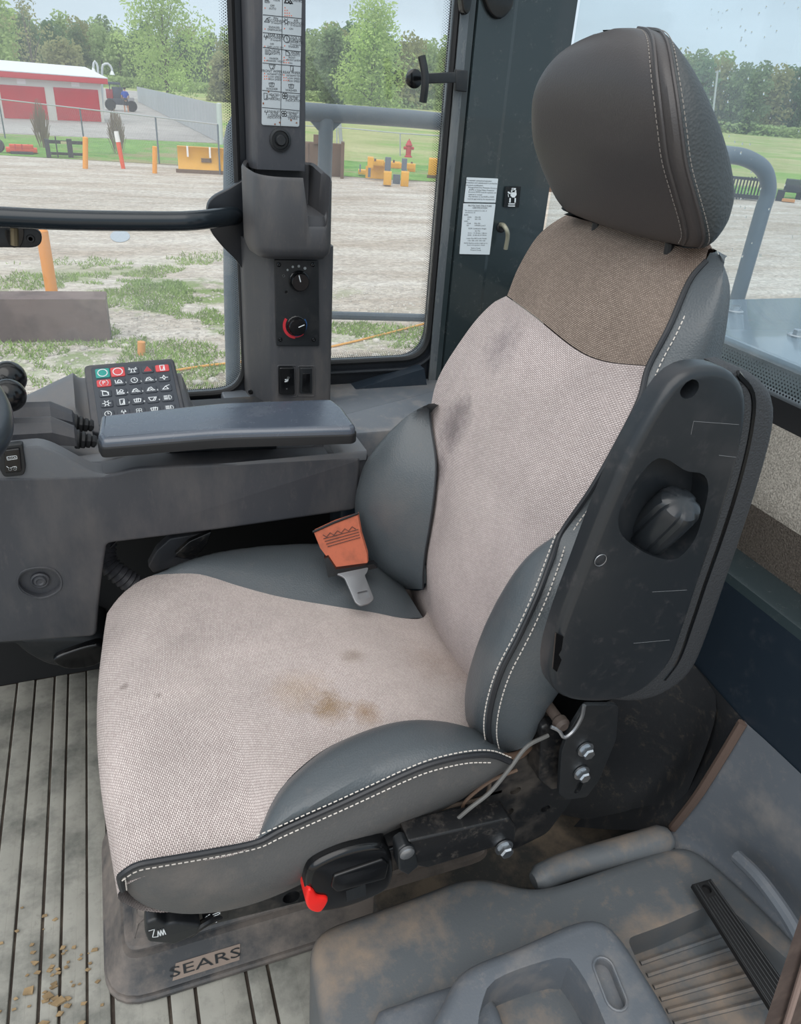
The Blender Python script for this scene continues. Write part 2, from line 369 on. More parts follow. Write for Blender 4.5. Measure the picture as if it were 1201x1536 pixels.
def frame_x(X, s=1): return (Vector((X, 0, 0)), Vector((0, 1, 0)), Vector((0, 0, 1)), Vector((s, 0, 0)))
def frame_z(Z, s=-1): return (Vector((0, 0, Z)), Vector((1, 0, 0)), Vector((0, 1, 0)), Vector((0, 0, s)))
def py(pts, Y): return [(P(x, y, Y=Y).x, P(x, y, Y=Y).z) for x, y in pts]
def pz(pts, Z): return [(P(x, y, Z=Z).x, P(x, y, Z=Z).y) for x, y in pts]
def plate(name, poly, fr, thick, m, parent=None, bev=0, holes=(), hdepth=None, steps=3, backcap=True, floor=True, **k):
    v, f = platevf(poly, fr, thick, bev, holes, hdepth, steps, backcap, floor); return obj(name, v, f, m, parent, **k)
def boxvf(a, b, bev=0):
    x0, y0, z0 = [min(p, q) for p, q in zip(a, b)]; x1, y1, z1 = [max(p, q) for p, q in zip(a, b)]
    if bev <= 0:
        v = [Vector((x, y, z)) for z in (z0, z1) for y in (y0, y1) for x in (x0, x1)]
        return v, [(0, 1, 3, 2), (4, 6, 7, 5), (0, 4, 5, 1), (1, 5, 7, 3), (3, 7, 6, 2), (2, 6, 4, 0)]
    rings = []; poly = roundpoly([(x0, y0), (x1, y0), (x1, y1), (x0, y1)], bev, 3)
    lv = [(bev, z0), (bev*.3, z0+bev*.3), (0, z0+bev), (0, z1-bev), (bev*.3, z1-bev*.3), (bev, z1)]
    for d, z in lv: rings.append([Vector((p[0], p[1], z)) for p in offs(poly, d*.9)])
    v, f = gridmesh(rings, True); n = len(poly); f.append(tuple(range(n))[::-1]); f.append(tuple(range(len(v)-n, len(v)))); return v, f
def box(name, a, b, m, parent=None, bev=0, **k):
    v, f = boxvf(a, b, bev); return obj(name, v, f, m, parent, **k)
def lathevf(prof, o, axis, seg=20, cap=True):
    axis = Vector(axis).normalized(); t = Vector((0, 0, 1)) if abs(axis.z) < .9 else Vector((1, 0, 0)); a = axis.cross(t).normalized(); b = axis.cross(a)
    rows = [[Vector(o)+axis*h+(a*math.cos(2*math.pi*k/seg)+b*math.sin(2*math.pi*k/seg))*r for k in range(seg)] for r, h in prof]
    v, f = gridmesh(rows, True)
    if cap: f.append(tuple(range(seg))[::-1]); f.append(tuple(range(len(v)-seg, len(v))))
    return v, f
def lathe(name, prof, o, axis, m, parent=None, seg=20, **k):
    v, f = lathevf(prof, o, axis, seg); return obj(name, v, f, m, parent, **k)
def circ(c, r, n=20, ry=None): return [(c[0]+r*math.cos(2*math.pi*i/n), c[1]+(ry or r)*math.sin(2*math.pi*i/n)) for i in range(n)]
def pill(c0, c1, r, k=8):
    a = math.atan2(c1[1]-c0[1], c1[0]-c0[0]); out = []
    for i in range(k+1): t = a-math.pi/2+math.pi*i/k; out.append((c1[0]+r*math.cos(t), c1[1]+r*math.sin(t)))
    for i in range(k+1): t = a+math.pi/2+math.pi*i/k; out.append((c0[0]+r*math.cos(t), c0[1]+r*math.sin(t)))
    return out
def stitches(name, pts, m, parent, gap=.0065, ln=.0042, r=.0008):
    n = max(4, int(sum((Vector(b)-Vector(a)).length for a, b in zip(pts, pts[1:]))/gap)); c = catmull(pts, n+1); b = MB()
    for i in range(n):
        d = (c[i+1]-c[i]).normalized(); b.add(tubevf([c[i], c[i]+d*ln], r, 5))
    return b.build(name, m, parent, smooth=False, kind='stuff')
FONT = {}
def textvf(s, size, o, u, v, lift=0, align='CENTER'):
    key = (s, align)
    if key not in FONT:
        cu_ = bpy.data.curves.new('t', 'FONT'); cu_.body = s; cu_.size = 1; cu_.align_x = align; cu_.align_y = 'CENTER'; cu_.resolution_u = 2
        to = bpy.data.objects.new('t', cu_); COL.objects.link(to); dg = bpy.context.evaluated_depsgraph_get(); dg.update()
        me = bpy.data.meshes.new_from_object(to.evaluated_get(dg)); FONT[key] = ([tuple(p.co) for p in me.vertices], [tuple(p.vertices) for p in me.polygons])
        bpy.data.objects.remove(to); bpy.data.curves.remove(cu_); bpy.data.meshes.remove(me)
    vs, fs = FONT[key]; w = u.cross(v)
    return [o+u*(p[0]*size)+v*(p[1]*size)+w*lift for p in vs], fs
def strokesvf(lines, o, u, v, s, wd=.09, lift=0):
    """thin flat ribbons; coordinates in a -1..1 square"""
    V = []; Fc = []; w = u.cross(v)
    for ln in lines:
        for a, b in zip(ln, ln[1:]):
            a = Vector(a); b = Vector(b); d = (b-a)
            if d.length < 1e-6: continue
            d.normalize(); nn = Vector((-d.y, d.x))*wd*.5; a2 = a-d*wd*.4; b2 = b+d*wd*.4; k = len(V)
            for q in (a2-nn, b2-nn, b2+nn, a2+nn): V.append(o+u*(q.x*s)+v*(q.y*s)+w*lift)
            Fc.append((k, k+1, k+2, k+3))
    return V, Fc
def arc(cx, cy, r, a0=0, a1=360, n=14): return [(cx+r*math.cos(math.radians(a0+(a1-a0)*i/n)), cy+r*math.sin(math.radians(a0+(a1-a0)*i/n))) for i in range(n+1)]
VX, VY, VZ = Vector((1, 0, 0)), Vector((0, 1, 0)), Vector((0, 0, 1))
def struct(o): o['kind'] = 'structure'; return o

# ================================================================== CAB SHELL
XR = .92                                         # rear glass plane
YW = 1.60                                        # right wall plane
# floor mat: sunk base, raised bands between the grooves
fl = struct(box('floor', (-1.3, -.3, -.04), (.92, 1.66, -.006), mat_floord))
edges = [-.95, -.895, -.88, -.81, -.795, -.742, -.727, -.655, -.64, -.588, -.573, -.50, -.485, -.432, -.417, -.345, -.332, -.279, -.271, -.204, -.196, -.161, -.155, -.03, -.022, .04, .05, .12, .13, .20]
bands = [(-.96, -.885), (-.88, -.805), (-.80, -.745), (-.74, -.66), (-.655, -.60), (-.595, -.515), (-.51, -.455), (-.45, -.37), (-.365, -.314), (-.309, -.2745), (-.2705, -.2335), (-.2285, -.2035), (-.1995, -.1635), (-.1595, -.128), (-.122, -.045), (-.04, -.005), (0.0, .075), (.08, .11), (.115, .19)]
for i, (a, b_) in enumerate(bands):
    hi = .0 if i % 2 else -.0015
    y1 = 1.52
    o = box('mat_band', (a, -.2, -.02), (b_, y1, hi), mat_floor, fl, bev=.002)
# wall to the right with two rounded window openings
def ringwall(mb, x0, x1, z0, z1, ox0, ox1, oz0, oz1, r, y0, y1, k=8):
    inner = roundpoly([(ox0, oz0), (ox1, oz0), (ox1, oz1), (ox0, oz1)], r, k)
    # outer points follow the inner ones outwards to the rectangle
    cx, cz = (ox0+ox1)/2, (oz0+oz1)/2
    def out(p):
        dx, dz = p[0]-cx, p[1]-cz
        return p
    o_, u, v, w = frame_y(y0)
    vs, fs = platevf([(x0, z0), (x1, z0), (x1, z1), (x0, z1)], frame_y(y0), y1-y0, 0, holes=[inner], hdepth=[y1-y0], backcap=False, floor=False)
    mb.add((vs, fs)); return inner
wallm = MB()
bz1 = P(300, 590, Y=YW).z
in1 = ringwall(wallm, -1.35, .335, .0, 2.0, -1.2, P(362, 400, Y=YW).x, bz1, 1.9, .075, YW-.02, YW+.03)
in2 = ringwall(wallm, .335, .80, .0, 2.0, .36, P(660, 300, Y=YW).x-.002, P(560, 540, Y=YW).z, 1.9, .07, YW-.02, YW+.03)
wr = struct(wallm.build('wall_right', frame_m, ang=20))
for nm, inn in (('window_1', in1), ('window_2', in2)):
    g = struct(plate(nm, inn, frame_y(YW+.012), .005, glass_m))
    g2 = tube('window_seal', [Vector((p[0], YW-.018, p[1])) for p in offs(inn, .004)], .007, rubber, g, closed=True, seg=8)
    tube('window_frame', [Vector((p[0], YW-.022, p[1])) for p in offs(inn, -.018)], .006, frame_m, g, closed=True, seg=8)
# ceramic dot band along the edges of the panes
for g_name, inn in (('window_1', in1), ('window_2', in2)):
    g = bpy.data.objects[g_name]; b = MB(); o_ = Vector((0, YW+.0105, 0))
    for k in range(5):
        ring = [Vector((p[0], 0, p[1])) for p in offs(inn, .006+.0035*k)]
        L = sum((ring[i]-ring[i-1]).length for i in range(len(ring))); n = int(L/.0045)
        for q in polyres(ring+[ring[0]], n):
            if q.z > 1.5 or q.x < -.35: continue
            s_ = .0016-.00022*k
            c0 = len(b.v); b.v += [q+o_+Vector((s_, 0, 0)), q+o_+Vector((0, 0, s_)), q+o_+Vector((-s_, 0, 0)), q+o_+Vector((0, 0, -s_))]; b.f.append((c0, c0+1, c0+2, c0+3))
    b.build('dot_band', frame_m, g, smooth=False, kind='stuff')
# small etched marks on the panes
def mark(px, py_, Y, s, parent, lines, m=None, size=.006):
    b = MB(); c = P(px, py_, Y=Y)
    b.add(strokesvf([[(1.0*math.cos(a*math.pi/10), .38*math.sin(a*math.pi/10)) for a in range(21)]], c, VX, VZ, s, .05))
    for i, t in enumerate(lines): b.add(textvf(t, size, c-VZ*(s*.62+i*size*1.0), VX, VZ))
    return b.build('glass_mark', m or mat('etch_grey', srgb(120, 118, 112), .6), parent, smooth=False)
mark(327, 558, YW+.009, .014, bpy.data.objects['window_1'], ['TEMPERED', 'AS-2 M-100', 'DOT 18'])
mark(603, 497, YW+.009, .005, bpy.data.objects['window_2'], ['LAMINATED', 'AS-1  M-22', 'DOT 18'])
# sill box below window 2 and the dusty shelf
sill = struct(obj('trim_1', *(lambda a, b_, c, d: ([a, b_, c, d, a+VY*-.0+Vector((0, .05, 0)), b_+Vector((0, .05, 0)), c+Vector((0, .05, 0)), d+Vector((0, .05, 0))], [(0, 1, 2, 3), (4, 7, 6, 5), (0, 4, 5, 1), (1, 5, 6, 2), (2, 6, 7, 3), (3, 7, 4, 0)]))(P(500, 594, Y=1.54), P(636, 553, Y=1.54), P(642, 588, Y=1.54), P(500, 632, Y=1.54)), paint_d))
struct(box('trim_2', (.20, 1.30, .50), (.92, 1.60, P(560, 632, Y=1.35).z), liner_c, bev=.006))
struct(box('trim_3', (.375, 1.22, .20), (.92, 1.31, .60), paint_d, bev=.01))
# rear corner pillar
pa = P(679, 150, Y=1.575); pb = P(700, 150, Y=1.565); pc = P(703, 150, Y=1.56); pd = P(758, 150, Y=1.56); pe = P(822, 150, X=.905)
poly = [(pa.x, 1.62), (pa.x, pa.y), (pb.x, pb.y), (pb.x+.001, 1.572), (pc.x, 1.572), (pc.x+.001, pc.y), (pd.x-.004, pd.y-.001), (pd.x+.004, pd.y+.002), (pe.x, pe.y), (.94, pe.y+.0), (.94, 1.66)]
pil = struct(plate('trim_4', poly, frame_z(2.0), 2.0, paint, ang=15))
chrome = struct(obj('trim_5', *boxvf((pa.x-.002, pa.y-.006, .45), (pb.x-.004, pa.y, 2.0), .002), mat('strip_grey', srgb(92, 98, 102), .25, dust=srgb(140, 140, 136), dscale=12, dlo=.5, dhi=.7, damt=.6, stretch=(1, 1, .2))))
# rear wall: sill, carpeted ledge, painted rail, extruded along Y
def rz(py_, X, px=1180): return P(px, py_, X=X).z
prof = [(XR+.02, rz(600, XR)), (XR-.01, rz(604, XR-.01)), (XR-.015, rz(632, XR-.015)), (XR-.02, rz(648, XR-.02))]
def extr(name, pr, y0, y1, m, **k):
    v = [Vector((x, y, z)) for y in (y0, y1) for x, z in pr]; n = len(pr)
    f = [(i, i+1, n+i+1, n+i) for i in range(n-1)]
    return struct(obj(name, v, f, m, **k))
Y0, Y1 = -.25, 1.56
ledge_f = .83
prof_seal = prof
extr('trim_6', prof_seal, Y0, Y1, rubber)
extr('trim_7', [(XR-.02, rz(646, XR-.02)), (XR-.03, rz(656, XR-.03)), (.845, rz(752, .845)), (.836, rz(768, .836)), (.832, rz(790, .832))], Y0, Y1, carpet_l)
extr('trim_8', [(.832, rz(790, .832)), (.832, rz(884, .832))], Y0, Y1, carpet_shade)
extr('trim_9', [(.833, rz(876, .833)), (.790, rz(912, .790)), (.775, rz(928, .775)), (.770, rz(945, .770))], Y0, Y1, paint)
extr('wall_rear', [(.770, rz(945, .770)), (.770, .505)], Y0, 1.3, paint_d)
struct(box('trim_12', (.90, Y0, 0), (.915, 1.55, .60), rubber))
rg = struct(obj('window_3', *boxvf((XR, Y0, rz(604, XR)), (XR+.006, 1.52, 2.0)), glass_r))
b = MB()
for k in range(7):
    z = rz(600, XR)+.005+k*.005
    for i in range(120):
        y = .4+i*.006+(k % 2)*.003; s_ = .0021-.0002*k; q = Vector((XR-.001, y, z)); c0 = len(b.v)
        b.v += [q+VY*s_, q+VZ*s_, q-VY*s_, q-VZ*s_]; b.f.append((c0, c0+1, c0+2, c0+3))
b.build('dot_band', frame_m, rg, smooth=False, kind='stuff')
# rain drops on the rear pane
random.seed(5); b = MB()
dm = bpy.data.materials.new('water_drop'); dm.use_nodes = True; pb_ = dm.node_tree.nodes['Principled BSDF']; pb_.inputs['Transmission Weight'].default_value = 1; pb_.inputs['Roughness'].default_value = .02; pb_.inputs['IOR'].default_value = 1.33
for i in range(90):
    if i < 55: px = random.gauss(1085, 14) if random.random() < .6 else random.gauss(1120, 30); py_ = random.uniform(5, 330)
    else: px = random.uniform(1060, 1200); py_ = random.uniform(0, 400)
    c = P(px, py_, X=XR-.0005); r = random.uniform(.0006, .0018)
    b.add(([c+Vector((-r*.5*math.sin(t), r*math.cos(t)*math.cos(a), r*1.3*math.cos(t)*math.sin(a))) for t in (0.0, .8, 1.4) for a in [k*math.pi/4 for k in range(8)]], [(j*8+i2, j*8+(i2+1) % 8, (j+1)*8+(i2+1) % 8, (j+1)*8+i2) for j in range(2) for i2 in range(8)]+[tuple(range(16, 24))]))
b.build('rain_drops', dm, rg, kind='stuff')

# ================================================================== THE SEAT
seat = thing('operator_seat', 'high-backed suspension seat in beige fabric and grey leather with headrest', 'seat', (.25, .85, 0))
PROF = [(.40, .475), (.44, .46), (.52, .445), (.60, .445), (.70, .455), (.79, .478), (.90, .525), (1.0, .57), (1.06, .60), (1.12, .65), (1.2, .72)]
def xf(z):
    if z <= PROF[0][0]: return PROF[0][1]
    for (a, b), (c, d) in zip(PROF, PROF[1:]):
        if z <= c: return b+(d-b)*(z-a)/(c-a)
    return PROF[-1][1]
def B(x, y, dx=0):                               # point of the photograph on the reclined front face of the backrest
    d = ray(x, y); lo, hi = .2, 3.0
    for _ in range(40):
        mid = (lo+hi)/2; p = CAM+d*mid
        if p.x < xf(p.z)+dx: lo = mid
        else: hi = mid
    return CAM+d*lo
def bul(rows, i, d):                             # push a row
    return [p+Vector(d) for p in rows[i]]
def midrow(a, b, t, d, n=9):
    A = catmull(a, n); Bc = catmull(b, n); out = []
    for i in range(n):
        w = math.sin(math.pi*i/(n-1))**.5 if n > 1 else 1
        out.append(A[i].lerp(Bc[i], t)+Vector(d)*w)
    return out

# --- cushion: rows run near -> far, from the rear crease over the top and down the front
cush = obj('cushion_core', *boxvf((-.03, .60, .385), (.46, 1.09, .45), .03), piping, seat)
def crow(x, z, yn, yf, dn=0, df=0, bow=0, crown=.006, n=7):
    out = []
    for i in range(n):
        t = i/(n-1); y = yn+(yf-yn)*t; s = math.sin(math.pi*t)
        out.append(Vector((x-bow*s, y, z+crown*s+dn*(1-t)**4+df*t**4)))
    return out
rows = [crow(.475, .452, .690, .99), crow(.44, .470, .668, .935), crow(.395, .486, .657, .925), crow(.347, .500, .668, .935),
        crow(.281, .510, .676, .958), crow(.203, .514, .663, 1.000), crow(.142, .515, .630, 1.048), crow(.108, .515, .596, 1.08, -.004),
        crow(.075, .514, .556, 1.11, -.016, -.004), crow(.01, .512, .556, 1.142, -.014, -.016, .0, .01), crow(-.035, .504, .556, 1.128, -.006, -.022, .0, .012),
        crow(-.063, .486, .559, 1.105, -.002, -.02, .008, .012), crow(-.070, .462, .564, 1.085, 0, 0, .018, .004), crow(-.063, .438, .570, 1.075, 0, 0, .02, 0),
        crow(-.046, .41, .575, 1.07, 0, 0, .02, 0), crow(-.012, .387, .58, 1.06), crow(.03, .378, .60, 1.05)]
fabc, gF = loft('seat_fabric', rows, 30, 70, fab_cush, seat)
# near bolster of the cushion: between the fabric boundary and the double-stitched seam
N1 = [Vector((x, y, z)) for x, y, z in [(.078, .553, .497), (.108, .597, .512), (.142, .630, .514), (.203, .663, .514), (.281, .677, .511), (.347, .669, .501), (.395, .657, .486), (.44, .668, .468)]]
N2p = [(384, 1258), (420, 1243), (460, 1225), (510, 1203), (560, 1180), (610, 1157), (650, 1142), (700, 1131), (738, 1130), (768, 1141)]
N2 = [P(x, y, Y=.556) for x, y in N2p]
m1 = midrow(N1, N2, .33, (0, -.004, .030)); m2 = midrow(N1, N2, .72, (0, -.016, .024))
loft('near_cushion_bolster', [N1, m1, m2, N2], 40, 16, leather, seat)
# side panel
Fp = [(183, 1312), (205, 1298), (240, 1291), (310, 1279), (384, 1264)]
N2full = [P(x, y+5, Y=.556) for x, y in Fp]+[P(x, y+7, Y=.556) for x, y in N2p[1:]]
N3 = [P(x, y, Y=.575) for x, y in [(184, 1326), (200, 1347), (230, 1363), (280, 1371), (340, 1366), (400, 1349), (460, 1322), (520, 1288), (570, 1258), (620, 1236), (680, 1206), (725, 1178), (772, 1147)]]
sm = midrow(N2full, N3, .5, (0, -.016, 0), 13)
side_p, gS = loft('cushion_side_panel', [N2full, sm, N3], 50, 12, leather_side, seat)
under = [p+Vector((0, .05, .01)) for p in N3]
loft('cushion_underside', [N3, under], 40, 3, piping, seat)
seam = [P(x, y, Y=.553) for x, y in Fp]+[P(x, y+3, Y=.553) for x, y in N2p[1:]]
tube('cushion_piping', [P(184, 1334, Y=.562), P(180, 1318, Y=.557)]+seam, .0038, piping, seat, n=80, seg=8)
stitches('stitching', [P(x, y-4, Y=.5535) for x, y in N2p[0:]], stitch, seat)
stitches('stitching', [P(190, 1335, Y=.560), P(187, 1316, Y=.553)]+[P(x, y+9, Y=.5505) for x, y in Fp]+[P(x, y+14, Y=.547) for x, y in N2p[1:-1]], stitch, seat)
# far bolster of the cushion
F1 = [r[-1] for r in rows[1:10]]
F1 = [Vector(p) for p in F1]
F2 = [Vector((.44, 1.12, .47)), Vector((.40, 1.14, .485)), Vector((.347, 1.15, .495)), Vector((.281, 1.155, .50)), Vector((.203, 1.158, .50)), Vector((.142, 1.158, .497)), Vector((.10, 1.155, .494)), Vector((.06, 1.150, .49)), Vector((.012, 1.143, .494))]
m1 = midrow(F1, F2, .4, (0, 0, .028)); m2 = midrow(F1, F2, .8, (0, .01, .026))
F3 = [p+Vector((0, .004, -.06)) for p in F2]
loft('far_cushion_bolster', [F1, m1, m2, F2, F3], 30, 16, leather, seat)
fr1 = [Vector(r[-1]) for r in rows[9:15]]; fr2 = [p+Vector((.09, .0, -.01)) for p in fr1]
loft('far_cushion_corner', [fr1, fr2], 14, 4, leather, seat)

# --- backrest: rows far -> near
def brow(fp, np_, conv=.012, n=7, dxf=.012, dxn=0):
    a = B(*fp, dxf); b = B(*np_, dxn); out = []
    for i in range(n):
        t = i/(n-1); p = a.lerp(b, t); s = math.sin(math.pi*t); p.x -= conv*s; out.append(p)
    return out
low = [[Vector((.485, 1.045, .432)), Vector((.48, .95, .434)), Vector((.48, .84, .438)), Vector((.48, .76, .44)), Vector((.48, .69, .445))],
       brow((606, 884), (722, 1085), .004), brow((637, 882), (708, 1042), .012), brow((638, 830), (722, 985), .016), brow((650, 760), (738, 930), .014), brow((655, 700), (775, 862), .012),
       brow((645, 640), (840, 795), .010), brow((655, 572), (885, 730), .010), brow((700, 498), (930, 650), .010), brow((735, 458), (957, 595), .006), brow((759, 444), (969, 549), -.004)]
# the horizontal seam sags a little towards the middle of the back
low[-1] = [B(759, 444, .012), B(800, 474, .002), B(860, 522, .0), B(905, 542, .0), B(969, 549, 0)]
loft('backrest_fabric', low, 28, 66, fab_low, seat)
up = [[p+Vector((0.0015, 0, .0005)) for p in low[-1]], brow((778, 400), (1000, 490), .012), brow((808, 352), (1032, 420), .014, dxf=.012)]
up.append([B(848, 323, .02), B(880, 335, 0), B(940, 357, -.004), B(1000, 377, 0), B(1056, 392, .004)])
t1 = [Vector((.662, .985, 1.128)), Vector((.660, .93, 1.146)), Vector((.660, .85, 1.150)), Vector((.662, .77, 1.144)), Vector((.652, .714, 1.122))]
t2 = [p+Vector((.012, .003, -.006)) for p in t1]; t3 = [p+Vector((.016, .006, -.05)) for p in t1]
up += [t1, t2, t3]
fu, gU = loft('shoulder_fabric', up, 26, 40, fab_up, seat)
# near side of the backrest: fabric seam, inner bolster, side leather
SE = [(1057, 392), (1032, 422), (1002, 490), (970, 552), (958, 597), (931, 652), (886, 732), (841, 798)]
seam_up = [B(x, y, -.001) for x, y in SE]
SO = [(841, 798), (825, 840), (805, 893), (778, 952), (752, 1003), (737, 1050), (732, 1090), (738, 1120), (752, 1132)]
seam_lo = [seam_up[-1]]+[P(x, y, Y=yy) for (x, y), yy in zip(SO[1:], (.63, .605, .592, .586, .584, .584, .588, .59))]
IN = [(840, 797), (800, 826), (770, 862), (748, 905), (736, 932), (722, 985), (711, 1030), (707, 1080), (714, 1112)]
bin_ = [seam_up[-1]]+[B(x, y, .002) for x, y in IN[1:]]
ma = midrow(bin_, seam_lo, .45, (-.030, -.004, .006)); mb = midrow(bin_, seam_lo, .8, (-.022, -.006, .004))
loft('near_back_bolster', [bin_, ma, mb, seam_lo], 40, 16, leather, seat)
full = seam_up+seam_lo[1:]
fr = catmull(full, 16)
fr = [fr[0].lerp(Vector((.655, .712, 1.121)), .8)]+fr
back = [Vector((.660, .706, 1.120))]+catmull([P(1077, 379, Y=.69), P(1093, 415, Y=.668), P(1092, 470, Y=.66), P(1080, 540, Y=.655), P(1052, 640, Y=.64), P(1010, 740, Y=.62), P(962, 860, Y=.60), P(905, 950, Y=.60), P(862, 1008, Y=.60), P(822, 1048, Y=.60)], 16)
mid = [a.lerp(b, .45)+Vector((0, -.022, 0)) for a, b in zip(fr, back)]
loft('backrest_side', [fr, mid, back], 60, 14, leather_side if False else leather, seat)
tube('back_piping', [p+Vector((-.001, -.003, .001)) for p in full], .0034, piping, seat, n=110, seg=8)
stitches('stitching', [p+Vector((.0065, -.0105, 0)) for p in catmull(full, 30)], stitch, seat)
stitches('stitching', [p+Vector((-.0075, -.002, .003)) for p in catmull(seam_lo, 20)], stitch, seat)
# far bolster of the backrest
fo = [P(x, y, Y=yy) for x, y, yy in [(642, 606, 1.05), (625, 616, 1.08), (600, 640, 1.10), (565, 678, 1.115), (545, 722, 1.12), (540, 765, 1.12), (548, 815, 1.115), (570, 858, 1.09), (605, 883, 1.05)]]
fi = [B(x, y, .004) for x, y in [(644, 608), (648, 640), (654, 680), (655, 710), (651, 755), (645, 795), (639, 830), (636, 862), (636, 884)]]
fm = midrow(fi, fo, .45, (-.030, 0, .004)); fm2 = midrow(fi, fo, .8, (-.03, 0, .003))
fb = [p+Vector((.09, .01, 0))*min(1, .12+i_*.4) for i_, p in enumerate(fo)]
loft('far_back_bolster', [fi, fm, fm2, fo, fb], 36, 20, leather, seat)
tube('back_piping', [p+Vector((-.002, 0, 0)) for p in fi], .0015, piping, seat, n=40, seg=6)
# rear shell closing the back
sh = []
for z, x, hw in [(1.118, .682, .14), (1.08, .69, .165), (1.0, .69, .185), (.90, .675, .195), (.80, .65, .21), (.70, .62, .23), (.60, .59, .24), (.47, .55, .24)]:
    sh.append([Vector((x-.03, .85-hw, z)), Vector((x, .85-hw*.8, z)), Vector((x+.01, .85, z)), Vector((x, .85+hw*.8, z)), Vector((x-.03, .85+hw, z))])
loft('backrest_shell', sh, 20, 24, blk, seat)

# --- headrest: rings stacked from bottom to top
HR = [(1.120, .140, .115, .632, .640), (1.125, .165, .14, .622, .648), (1.136, .178, .155, .612, .653), (1.155, .182, .161, .597, .658), (1.18, .181, .163, .578, .656), (1.21, .178, .161, .559, .643),
      (1.24, .170, .157, .547, .624), (1.265, .161, .149, .541, .608), (1.288, .143, .135, .540, .596), (1.307, .121, .116, .545, .588), (1.321, .096, .093, .554, .585), (1.331, .064, .062, .566, .584), (1.335, .030, .03, .573, .583)]
def hsec(z, hw, hn, a, b):
    # near edge crease point E, side bulge, back
    yn, yf = .85-hn, .85+hw
    front = [Vector((a+.028, yf, z)), Vector((a+.012, yf-hw*.10, z)), Vector((a+.0, yf-hw*.32, z)), Vector((a-.008, .85, z)), Vector((a-.004, yn+hw*.35, z)), Vector((a+.004, yn+hw*.10, z))]
    band = [Vector((a+.004, yn+hw*.10, z)), Vector((a+.0055, yn+hw*.03, z)), Vector((a+.013, yn+hw*.0, z))]
    side = [Vector((a+.013, yn+hw*.0, z)), Vector((a+(b-a)*.5, yn-.006, z)), Vector((b-.008, yn+.004, z)), Vector((b, yn+hw*.15, z))]
    bk = [Vector((b, yn+hw*.15, z)), Vector((b+.004, .85, z)), Vector((b, yf-hw*.15, z)), Vector((b-.015, yf, z)), Vector((a+.028, yf, z))]
    return front, band, side, bk
secs = [hsec(*h) for h in HR]
head_f, gH = loft('headrest_front', [s[0] for s in secs], 30, 44, leather_head, seat)
loft('headrest_band', [s[1] for s in secs], 6, 60, leather_head, seat)
loft('headrest_side', [s[2] for s in secs], 12, 60, leather_hside, seat)
loft('headrest_back', [s[3] for s in secs], 16, 60, leather_hside, seat)
tp = hsec(*HR[-1]); ring = tp[0]+tp[1][1:]+tp[2][1:]+tp[3][1:-1]
obj('headrest_cap', ring, [tuple(range(len(ring)))], leather_hside, seat)
bt = hsec(*HR[0]); ring = bt[0]+bt[1][1:]+bt[2][1:]+bt[3][1:-1]
obj('headrest_base', ring, [tuple(range(len(ring)))], leather_head, seat)
e1 = [s[1][0] for s in secs[1:]]; e2 = [s[1][2] for s in secs[1:]]
tube('headrest_piping', [p+Vector((-.0005, 0, 0)) for p in e1], .0022, leather_head, seat, n=60, seg=6)
tube('headrest_piping', e2, .0022, leather_head, seat, n=60, seg=6)
stitches('stitching', [p+Vector((-.003, .006, 0)) for p in e1], mat('stitch_dull', srgb(140, 134, 128), .8), seat, r=.0005, gap=.0055, ln=.0036)
stitches('stitching', [p+Vector((.003, -.005, 0)) for p in e2], MATS['stitch_dull'], seat, r=.0005, gap=.0055, ln=.0036)
for yy in (.77, .93):
    tube('headrest_post', [Vector((.645, yy, 1.08)), Vector((.64, yy, 1.16))], .006, blk, seat, n=3)
    plate('headrest_guide', roundpoly([(.62, yy-.022), (.68, yy-.022), (.68, yy+.022), (.62, yy+.022)], .012), frame_z(1.143), .012, piping, seat, bev=.003)

# --- folded-up armrest on the near side
AY = .455
ao = [(1052, 552), (1086, 553), (1108, 565), (1122, 592), (1120, 640), (1104, 712), (1080, 790), (1052, 870), (1032, 930), (1012, 985), (990, 1016), (960, 1040), (920, 1054), (874, 1055), (844, 1047), (829, 1028), (828, 990), (843, 935), (873, 855), (906, 770), (941, 690), (973, 630), (1002, 584), (1025, 562)]
arm = plate('armrest', smooth2(py(ao, AY), 90), frame_y(AY), .022, arm_m, seat, bev=.008, steps=5,
   holes=[smooth2(py([(978, 692), (1000, 689), (1028, 706), (1055, 712), (1062, 735), (1052, 780), (1040, 812), (1015, 838), (985, 836), (955, 822), (931, 800), (928, 770), (948, 730)], AY), 48),
          smooth2(py([(1034, 570), (1046, 572), (1047, 584), (1037, 596), (1024, 597), (1020, 586)], AY), 24)], hdepth=[.030, .02])
po = [(1085, 551), (1120, 556), (1150, 574), (1167, 602), (1166, 645), (1148, 715), (1122, 795), (1094, 875), (1066, 955), (1044, 1005), (1014, 1035), (975, 1054), (930, 1057), (905, 1045), (960, 1000), (1000, 930), (1040, 820), (1080, 700), (1095, 620)]
plate('armrest_pad', smooth2(py(po, AY+.009), 80), frame_y(AY+.009), .024, foam_m, arm, bev=.012, steps=4)
ln = [(1104, 560), (1126, 590), (1124, 642), (1108, 714), (1084, 792), (1056, 872), (1036, 932), (1016, 987), (994, 1018)]
tube('armrest_gap', [P(x, y, Y=AY+.011) for x, y in ln], .0035, blk_gloss, arm, n=50, seg=6)
